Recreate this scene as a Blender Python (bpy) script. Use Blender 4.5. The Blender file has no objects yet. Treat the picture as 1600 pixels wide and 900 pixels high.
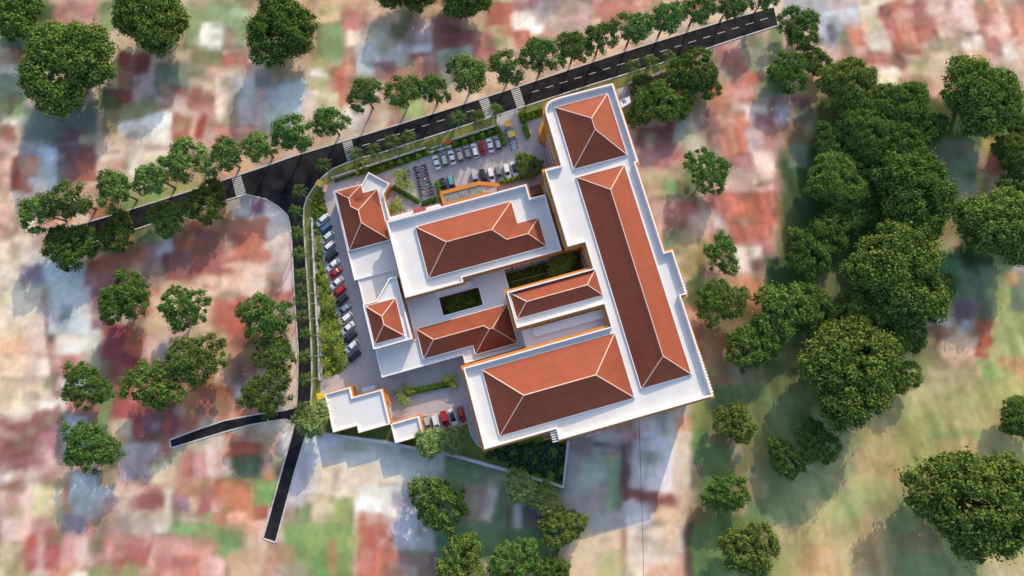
import bpy, bmesh, math, random
import numpy as np
from mathutils import Vector, Matrix
from mathutils.geometry import tessellate_polygon

# ---------------------------------------------------------------- camera, sky, sun, exposure
SC = bpy.context.scene
COL = SC.collection
CH, FPX, TILT = 150.0, 750.0, math.radians(7.5)
cam_d = bpy.data.cameras.new("camera")
cam_d.sensor_width = 36.0
cam_d.lens = FPX / 1600 * 36
cam_d.clip_end = 20000
cam = bpy.data.objects.new("camera", cam_d)
COL.objects.link(cam)
cam.location = (0, 0, CH)
cam.rotation_euler = (TILT, 0, 0)
SC.camera = cam

SUN_EL = math.radians(21.8)
SUN_AZ = math.atan2(1.0, 0.38)            # direction TO the sun in the x,y plane
w = bpy.data.worlds.new("World")
SC.world = w
w.use_nodes = True
nt = w.node_tree
bg = nt.nodes["Background"]
sky = nt.nodes.new("ShaderNodeTexSky")
sky.sky_type = 'NISHITA'
sky.sun_disc = False
sky.sun_elevation = SUN_EL
sky.sun_rotation = math.pi / 2 - SUN_AZ
sky.air_density = 1.0
sky.dust_density = 2.0
sky.ozone_density = 1.0
nt.links.new(sky.outputs[0], bg.inputs[0])
bg.inputs[1].default_value = 0.15
sun_d = bpy.data.lights.new("sun", 'SUN')
sun_d.energy = 2.35
sun_d.angle = math.radians(0.4)
sun_d.color = (1.0, 0.85, 0.66)
sun = bpy.data.objects.new("sun", sun_d)
COL.objects.link(sun)
sv = Vector((math.cos(SUN_AZ) * math.cos(SUN_EL), math.sin(SUN_AZ) * math.cos(SUN_EL), math.sin(SUN_EL)))
sun.rotation_euler = sv.to_track_quat('Z', 'Y').to_euler()
SC.view_settings.view_transform = 'Standard'
SC.view_settings.look = 'None'
SC.view_settings.exposure = 0.95
SC.view_settings.gamma = 1.0
SC.view_settings.use_curve_mapping = False
SC.cycles.max_bounces = 6
SC.cycles.transparent_max_bounces = 6
try:
    SC.cycles.use_denoising = True
except Exception:
    pass

# ---------------------------------------------------------------- helpers
R = random.Random(7)
AX = math.radians(15.46)                  # the building grid is turned by this angle
CA, SA = math.cos(AX), math.sin(AX)


def P(u, v, h=0.0):
    """where the line of sight through photo point (u, v) meets the level h"""
    x = (u - 800) / FPX
    y = -(v - 450) / FPX
    Y = y * math.cos(TILT) + math.sin(TILT)
    Z = y * math.sin(TILT) - math.cos(TILT)
    k = (CH - h) / -Z
    return (x * k, Y * k)


def lin(c):
    return tuple(((v / 255) / 12.92 if v / 255 <= 0.04045 else ((v / 255 + 0.055) / 1.055) ** 2.4) for v in c[:3])


def loc(p):
    return (p[0] * CA + p[1] * SA, -p[0] * SA + p[1] * CA)


def glo(p):
    return (p[0] * CA - p[1] * SA, p[0] * SA + p[1] * CA)


def poly(pts, h, snap=True):
    """photo outline at level h -> world outline, counter-clockwise, squared to the building grid"""
    L = [list(loc(P(u, v, h))) for u, v in pts]
    n = len(L)
    if snap:
        out = [list(p) for p in L]
        for i in range(n):
            a, b = L[i], L[(i + 1) % n]
            dp, dq = abs(a[0] - b[0]), abs(a[1] - b[1])
            if dq < dp * 0.12:
                m = (a[1] + b[1]) / 2
                out[i][1] = m
                out[(i + 1) % n][1] = m
            elif dp < dq * 0.12:
                m = (a[0] + b[0]) / 2
                out[i][0] = m
                out[(i + 1) % n][0] = m
        L = out
    W = [glo(p) for p in L]
    ar = sum(W[i][0] * W[(i + 1) % n][1] - W[(i + 1) % n][0] * W[i][1] for i in range(n))
    if ar < 0:
        W.reverse()
    return W


def offset(W, d):
    """move a counter-clockwise outline outward by d"""
    n = len(W)
    out = []
    for i in range(n):
        p0, p1, p2 = Vector(W[i - 1]), Vector(W[i]), Vector(W[(i + 1) % n])
        e1 = (p1 - p0).normalized()
        e2 = (p2 - p1).normalized()
        n1 = Vector((e1.y, -e1.x))
        n2 = Vector((e2.y, -e2.x))
        m = n1 + n2
        if m.length < 1e-4:
            m = n1.copy()
        m.normalize()
        c = max(0.4, m.dot(n1))
        out.append(tuple(p1 + m * (d / c)))
    return out


class MB:
    def __init__(s):
        s.v = []
        s.f = []
        s.m = []

    def add(s, vs, fs, mi=0):
        o = len(s.v)
        s.v += [tuple(v) for v in vs]
        s.f += [tuple(i + o for i in f) for f in fs]
        s.m += [mi] * len(fs)
        return s

    def box(s, x0, y0, z0, x1, y1, z1, M=None, mi=0):
        vs = [(x0, y0, z0), (x1, y0, z0), (x1, y1, z0), (x0, y1, z0), (x0, y0, z1), (x1, y0, z1), (x1, y1, z1), (x0, y1, z1)]
        if M is not None:
            vs = [tuple(M @ Vector(v)) for v in vs]
        return s.add(vs, [(3, 2, 1, 0), (4, 5, 6, 7), (0, 1, 5, 4), (1, 2, 6, 5), (2, 3, 7, 6), (3, 0, 4, 7)], mi)

    def walls(s, W, z0, z1, inward=False, mi=0):
        n = len(W)
        vs = [(p[0], p[1], z0) for p in W] + [(p[0], p[1], z1) for p in W]
        fs = []
        for i in range(n):
            j = (i + 1) % n
            fs.append((j, i, n + i, n + j) if inward else (i, j, n + j, n + i))
        return s.add(vs, fs, mi)

    def flat(s, W, z, holes=(), down=False, mi=0):
        loops = [[Vector((p[0], p[1], 0)) for p in W]] + [[Vector((p[0], p[1], 0)) for p in hh] for hh in holes]
        tr = tessellate_polygon(loops)
        pts = [q for L in loops for q in L]
        fs = []
        for t in tr:
            a, b, c = (pts[i] for i in t)
            up = (b - a).cross(c - a).z > 0
            fs.append(tuple(t) if up != down else tuple(reversed(t)))
        return s.add([(p.x, p.y, z) for p in pts], fs, mi)

    def ring(s, Wo, Wi, z, down=False, mi=0):
        n = len(Wo)
        vs = [(p[0], p[1], z) for p in Wo] + [(p[0], p[1], z) for p in Wi]
        fs = []
        for i in range(n):
            j = (i + 1) % n
            f = (i, j, n + j, n + i)
            fs.append(tuple(reversed(f)) if down else f)
        return s.add(vs, fs, mi)

    def band(s, W, a, b, z0, z1, mi=0):
        """a closed rim between outlines offset by a (inner) and b (outer)"""
        Wi, Wo = offset(W, a), offset(W, b)
        s.walls(Wo, z0, z1, mi=mi)
        s.walls(Wi, z0, z1, inward=True, mi=mi)
        s.ring(Wo, Wi, z1, mi=mi)
        s.ring(Wo, Wi, z0, down=True, mi=mi)
        return s

    def tube(s, pts, rs, n=6, mi=0, cap=True):
        base = len(s.v)
        rings = []
        for k, p in enumerate(pts):
            p = Vector(p)
            a = Vector(pts[max(0, k - 1)])
            b = Vector(pts[min(len(pts) - 1, k + 1)])
            d = (b - a)
            d = d.normalized() if d.length > 1e-6 else Vector((0, 0, 1))
            x = d.orthogonal().normalized() if abs(d.z) < 0.95 else Vector((1, 0, 0))
            x = (x - d * x.dot(d)).normalized()
            y = d.cross(x)
            rings.append([tuple(p + (x * math.cos(t) + y * math.sin(t)) * rs[k]) for t in [2 * math.pi * i / n for i in range(n)]])
        vs = [v for r in rings for v in r]
        fs = []
        for k in range(len(rings) - 1):
            for i in range(n):
                j = (i + 1) % n
                fs.append((k * n + i, k * n + j, (k + 1) * n + j, (k + 1) * n + i))
        if cap:
            fs.append(tuple(reversed(range(n))))
            fs.append(tuple((len(rings) - 1) * n + i for i in range(n)))
        return s.add(vs, fs, mi)

    def strip(s, pts, wd, z0, z1, closed=False):
        """kerb or wall following world points"""
        n = len(pts)
        L, Rr = [], []
        for i in range(n):
            p = Vector(pts[i])
            a = Vector(pts[i - 1]) if (i > 0 or closed) else p
            b = Vector(pts[(i + 1) % n]) if (i < n - 1 or closed) else p
            d = b - a
            d.normalize()
            nn = Vector((-d.y, d.x)) * wd / 2
            L.append(p + nn)
            Rr.append(p - nn)
        m = n if closed else n - 1
        vs = [(p.x, p.y, z0) for p in L] + [(p.x, p.y, z0) for p in Rr] + [(p.x, p.y, z1) for p in L] + [(p.x, p.y, z1) for p in Rr]
        fs = []
        for i in range(m):
            j = (i + 1) % n
            fs += [(2 * n + i, 3 * n + i, 3 * n + j, 2 * n + j), (i, 2 * n + i, 2 * n + j, j), (n + j, 3 * n + j, 3 * n + i, n + i)]
        if not closed:
            fs += [(0, n, 3 * n, 2 * n), (n - 1, 3 * n - 1, 4 * n - 1, 4 * n - n - 1 - 0)] if False else [(n, 3 * n, 2 * n, 0), (n - 1, 3 * n - 1, 4 * n - 1, 2 * n - 1)]
        return s.add(vs, fs)

    def build(s, name, mats, parent=None, smooth=False, loc=None):
        me = bpy.data.meshes.new(name)
        me.from_pydata(s.v, [], s.f)
        if not isinstance(mats, (list, tuple)):
            mats = [mats]
        for m in mats:
            me.materials.append(m)
        if len(mats) > 1:
            me.polygons.foreach_set('material_index', s.m)
        if smooth:
            me.polygons.foreach_set('use_smooth', [True] * len(me.polygons))
        me.update()
        o = bpy.data.objects.new(name, me)
        COL.objects.link(o)
        if parent is not None:
            o.parent = parent
        if loc is not None:
            o.location = loc
        return o


def tag(o, label=None, cat=None, group=None, kind=None):
    if label:
        o['label'] = label
    if cat:
        o['category'] = cat
    if group:
        o['group'] = group
    if kind:
        o['kind'] = kind
    return o


def empty(name, xy, z=0.0, rz=0.0):
    o = bpy.data.objects.new(name, None)
    COL.objects.link(o)
    o.location = (xy[0], xy[1], z)
    o.rotation_euler = (0, 0, rz)
    o.empty_display_size = 0.5
    return o


def copy_tree(o, parent=None):
    c = o.copy()
    COL.objects.link(c)
    c.parent = parent
    for ch in KIDS.get(o.name, ()):
        copy_tree(ch, c)
    return c


KIDS = {}


def remember(o):
    """note the parts of a prototype once, so that copying needs no scene scan"""
    for x in bpy.data.objects:
        if x.parent is not None:
            pass
    stack = [o]
    allo = [x for x in bpy.data.objects if x.parent is not None]
    while stack:
        q = stack.pop()
        ks = [x for x in allo if x.parent == q]
        KIDS[q.name] = ks
        stack += ks
    return o


def ordn(i):
    return ['first', 'second', 'third', 'fourth', 'fifth', 'sixth', 'seventh', 'eighth', 'ninth', 'tenth', 'eleventh', 'twelfth',
            'thirteenth', 'fourteenth', 'fifteenth', 'sixteenth', 'seventeenth', 'eighteenth', 'nineteenth', 'twentieth',
            'twenty-first', 'twenty-second', 'twenty-third', 'twenty-fourth'][i]


# ---------------------------------------------------------------- materials
def mat(name, c, rough=0.8, var=0.0, scale=1.0, c2=None, bump=0.0, metal=0.0, detail=4.0, spec=0.3):
    m = bpy.data.materials.new(name)
    m.use_nodes = True
    n = m.node_tree
    b = n.nodes['Principled BSDF']
    b.inputs['Base Color'].default_value = (*c, 1)
    b.inputs['Roughness'].default_value = rough
    b.inputs['Metallic'].default_value = metal
    b.inputs['Specular IOR Level'].default_value = spec
    if var or c2:
        tc = n.nodes.new('ShaderNodeTexCoord')
        no = n.nodes.new('ShaderNodeTexNoise')
        no.inputs['Scale'].default_value = scale
        no.inputs['Detail'].default_value = detail
        no.inputs['Roughness'].default_value = 0.6
        n.links.new(tc.outputs['Object'], no.inputs['Vector'])
        cr = n.nodes.new('ShaderNodeValToRGB')
        cr.color_ramp.elements[0].position = 0.3
        cr.color_ramp.elements[1].position = 0.7
        a = c2 if c2 else tuple(v * (1 - var) for v in c)
        bb = c if c2 else tuple(min(1, v * (1 + var)) for v in c)
        cr.color_ramp.elements[0].color = (*a, 1)
        cr.color_ramp.elements[1].color = (*bb, 1)
        n.links.new(no.outputs['Fac'], cr.inputs['Fac'])
        n.links.new(cr.outputs['Color'], b.inputs['Base Color'])
        if bump:
            bu = n.nodes.new('ShaderNodeBump')
            bu.inputs['Strength'].default_value = bump
            n.links.new(no.outputs['Fac'], bu.inputs['Height'])
            n.links.new(bu.outputs['Normal'], b.inputs['Normal'])
    return m


def leafmat(name, c1, c2, trans=0.25):
    m = bpy.data.materials.new(name)
    m.use_nodes = True
    n = m.node_tree
    n.nodes.remove(n.nodes['Principled BSDF'])
    out = n.nodes['Material Output']
    g = n.nodes.new('ShaderNodeNewGeometry')
    cr = n.nodes.new('ShaderNodeValToRGB')
    cr.color_ramp.elements[0].color = (*c1, 1)
    cr.color_ramp.elements[1].color = (*c2, 1)
    n.links.new(g.outputs['Random Per Island'], cr.inputs['Fac'])
    oi = n.nodes.new('ShaderNodeObjectInfo')
    hs = n.nodes.new('ShaderNodeHueSaturation')
    mr = n.nodes.new('ShaderNodeMapRange')
    mr.inputs[3].default_value = 0.85
    mr.inputs[4].default_value = 1.28
    n.links.new(oi.outputs['Random'], mr.inputs[0])
    m5 = n.nodes.new('ShaderNodeMath')
    m5.operation = 'MULTIPLY'
    m5.inputs[1].default_value = 7.31
    m6 = n.nodes.new('ShaderNodeMath')
    m6.operation = 'FRACT'
    m7 = n.nodes.new('ShaderNodeMapRange')
    m7.inputs[3].default_value = 0.49
    m7.inputs[4].default_value = 0.53
    n.links.new(oi.outputs['Random'], m5.inputs[0])
    n.links.new(m5.outputs[0], m6.inputs[0])
    n.links.new(m6.outputs[0], m7.inputs[0])
    n.links.new(m7.outputs[0], hs.inputs['Hue'])
    n.links.new(mr.outputs[0], hs.inputs['Value'])
    n.links.new(cr.outputs[0], hs.inputs['Color'])
    d = n.nodes.new('ShaderNodeBsdfDiffuse')
    t = n.nodes.new('ShaderNodeBsdfTranslucent')
    mx = n.nodes.new('ShaderNodeMixShader')
    mx.inputs[0].default_value = trans
    n.links.new(hs.outputs[0], d.inputs[0])
    n.links.new(hs.outputs[0], t.inputs[0])
    n.links.new(d.outputs[0], mx.inputs[1])
    n.links.new(t.outputs[0], mx.inputs[2])
    n.links.new(mx.outputs[0], out.inputs[0])
    return m


M = {}
M['deck'] = mat('white_roof_coating', (0.69, 0.675, 0.66), 0.7, c2=(0.61, 0.60, 0.59), scale=0.22, detail=9)
M['parapet'] = mat('white_parapet_paint', (0.8, 0.79, 0.79), 0.6, c2=(0.76, 0.75, 0.75), scale=0.8)
M['orange'] = mat('orange_wall_paint', (0.55, 0.21, 0.035), 0.7, c2=(0.48, 0.18, 0.03), scale=0.6)
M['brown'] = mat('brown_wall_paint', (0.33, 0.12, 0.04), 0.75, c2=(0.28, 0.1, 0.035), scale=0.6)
M['glass'] = mat('window_glass', (0.16, 0.14, 0.15), 0.15, spec=0.5)
M['cap'] = mat('ridge_cap', (0.66, 0.47, 0.4), 0.7)
M['eave'] = mat('eave_trim', (0.8, 0.77, 0.76), 0.6)
M['road'] = mat('asphalt', (0.003, 0.004, 0.009), 0.95, c2=(0.034, 0.031, 0.032), scale=0.2, detail=7, spec=0.08)
M['kerb'] = mat('kerb_stone', (0.5, 0.48, 0.47), 0.8, var=0.12, scale=1.0)
M['paint'] = mat('road_marking_paint', (0.52, 0.51, 0.51), 0.7, var=0.2, scale=2.0)
M['pave'] = mat('pavers', (0.50, 0.435, 0.43), 0.85, c2=(0.42, 0.375, 0.385), scale=0.5, detail=8)
M['grass'] = mat('lawn', (0.17, 0.22, 0.045), 0.95, c2=(0.10, 0.155, 0.035), scale=1.2, bump=0.4, detail=8)
M['verge'] = mat('verge_grass', (0.24, 0.22, 0.045), 0.95, c2=(0.10, 0.15, 0.04), scale=0.25, bump=0.3, detail=5)
M['wallgrey'] = mat('fence_wall_render', (0.52, 0.5, 0.48), 0.85, c2=(0.42, 0.41, 0.4), scale=0.8)
M['bark'] = mat('bark', (0.10, 0.075, 0.055), 0.9, var=0.3, scale=3)
M['palmbark'] = mat('palm_bark', (0.26, 0.25, 0.2), 0.9, var=0.2, scale=3)
M['tyre'] = mat('rubber', (0.015, 0.015, 0.016), 0.8)
M['rim'] = mat('alloy', (0.45, 0.46, 0.48), 0.35, metal=0.8)
M['carglass'] = mat('car_glass', (0.02, 0.024, 0.03), 0.08, spec=0.6)
M['lamp'] = mat('lamp_lens', (0.75, 0.76, 0.78), 0.15, spec=0.6)
M['tail'] = mat('tail_lens', (0.4, 0.01, 0.01), 0.2)
M['black'] = mat('black_plastic', (0.02, 0.02, 0.022), 0.5)
M['yellow'] = mat('yellow_paint', (0.8, 0.5, 0.04), 0.5, var=0.08, scale=2)
M['redpaint'] = mat('red_paint', (0.6, 0.03, 0.03), 0.5)
M['blue'] = mat('blue_paint', (0.06, 0.2, 0.5), 0.5)
M['tealpaint'] = mat('teal_panel', (0.28, 0.42, 0.38), 0.5)
M['panelgrey'] = mat('blue_grey_panel', (0.36, 0.46, 0.56), 0.4, var=0.1, scale=0.8)
M['seam_brown'] = mat('seam_brown', (0.05, 0.045, 0.03), 0.95, var=0.3, scale=1)


def tile_mat():
    m = bpy.data.materials.new('clay_roof_tiles')
    m.use_nodes = True
    n = m.node_tree
    b = n.nodes['Principled BSDF']
    b.inputs['Roughness'].default_value = 0.75
    b.inputs['Specular IOR Level'].default_value = 0.2
    g = n.nodes.new('ShaderNodeNewGeometry')
    sx = n.nodes.new('ShaderNodeSeparateXYZ')
    n.links.new(g.outputs['Position'], sx.inputs[0])
    # tile courses follow the height on the slope
    w1 = n.nodes.new('ShaderNodeMath')
    w1.operation = 'MULTIPLY'
    w1.inputs[1].default_value = 3.0
    n.links.new(sx.outputs['Z'], w1.inputs[0])
    fr = n.nodes.new('ShaderNodeMath')
    fr.operation = 'FRACT'
    n.links.new(w1.outputs[0], fr.inputs[0])
    no = n.nodes.new('ShaderNodeTexNoise')
    no.inputs['Scale'].default_value = 0.35
    no.inputs['Detail'].default_value = 8
    n.links.new(g.outputs['Position'], no.inputs['Vector'])
    cr = n.nodes.new('ShaderNodeValToRGB')
    cr.color_ramp.elements[0].position = 0.3
    cr.color_ramp.elements[1].position = 0.72
    cr.color_ramp.elements[0].color = (0.235, 0.058, 0.029, 1)
    cr.color_ramp.elements[1].color = (0.275, 0.072, 0.037, 1)
    n.links.new(no.outputs['Fac'], cr.inputs['Fac'])
    mx = n.nodes.new('ShaderNodeMix')
    mx.data_type = 'RGBA'
    mx.blend_type = 'MULTIPLY'
    mx.inputs[0].default_value = 0.5
    r2 = n.nodes.new('ShaderNodeValToRGB')
    r2.color_ramp.elements[0].color = (0.75, 0.75, 0.75, 1)
    r2.color_ramp.elements[1].position = 0.4
    n.links.new(fr.outputs[0], r2.inputs[0])
    n.links.new(cr.outputs[0], mx.inputs[6])
    n.links.new(r2.outputs[0], mx.inputs[7])
    n.links.new(mx.outputs[2], b.inputs['Base Color'])
    bu = n.nodes.new('ShaderNodeBump')
    bu.inputs['Strength'].default_value = 0.25
    bu.inputs['Distance'].default_value = 0.05
    n.links.new(fr.outputs[0], bu.inputs['Height'])
    n.links.new(bu.outputs['Normal'], b.inputs['Normal'])
    return m


M['tile'] = tile_mat()

# ---------------------------------------------------------------- ground: blurred mosaic of roofs, yards and fields
BE, WH, PK, RD, DR = (226, 202, 185), (236, 230, 226), (208, 164, 152), (198, 112, 96), (158, 84, 80)
OR, GR, DG, OL, GY = (222, 146, 106), (128, 158, 98), (78, 112, 72), (170, 162, 112), (172, 166, 172)
BL, TN, BR, TE, PU = (196, 204, 210), (204, 182, 156), (152, 122, 106), (96, 140, 108), (178, 146, 158)
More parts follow.
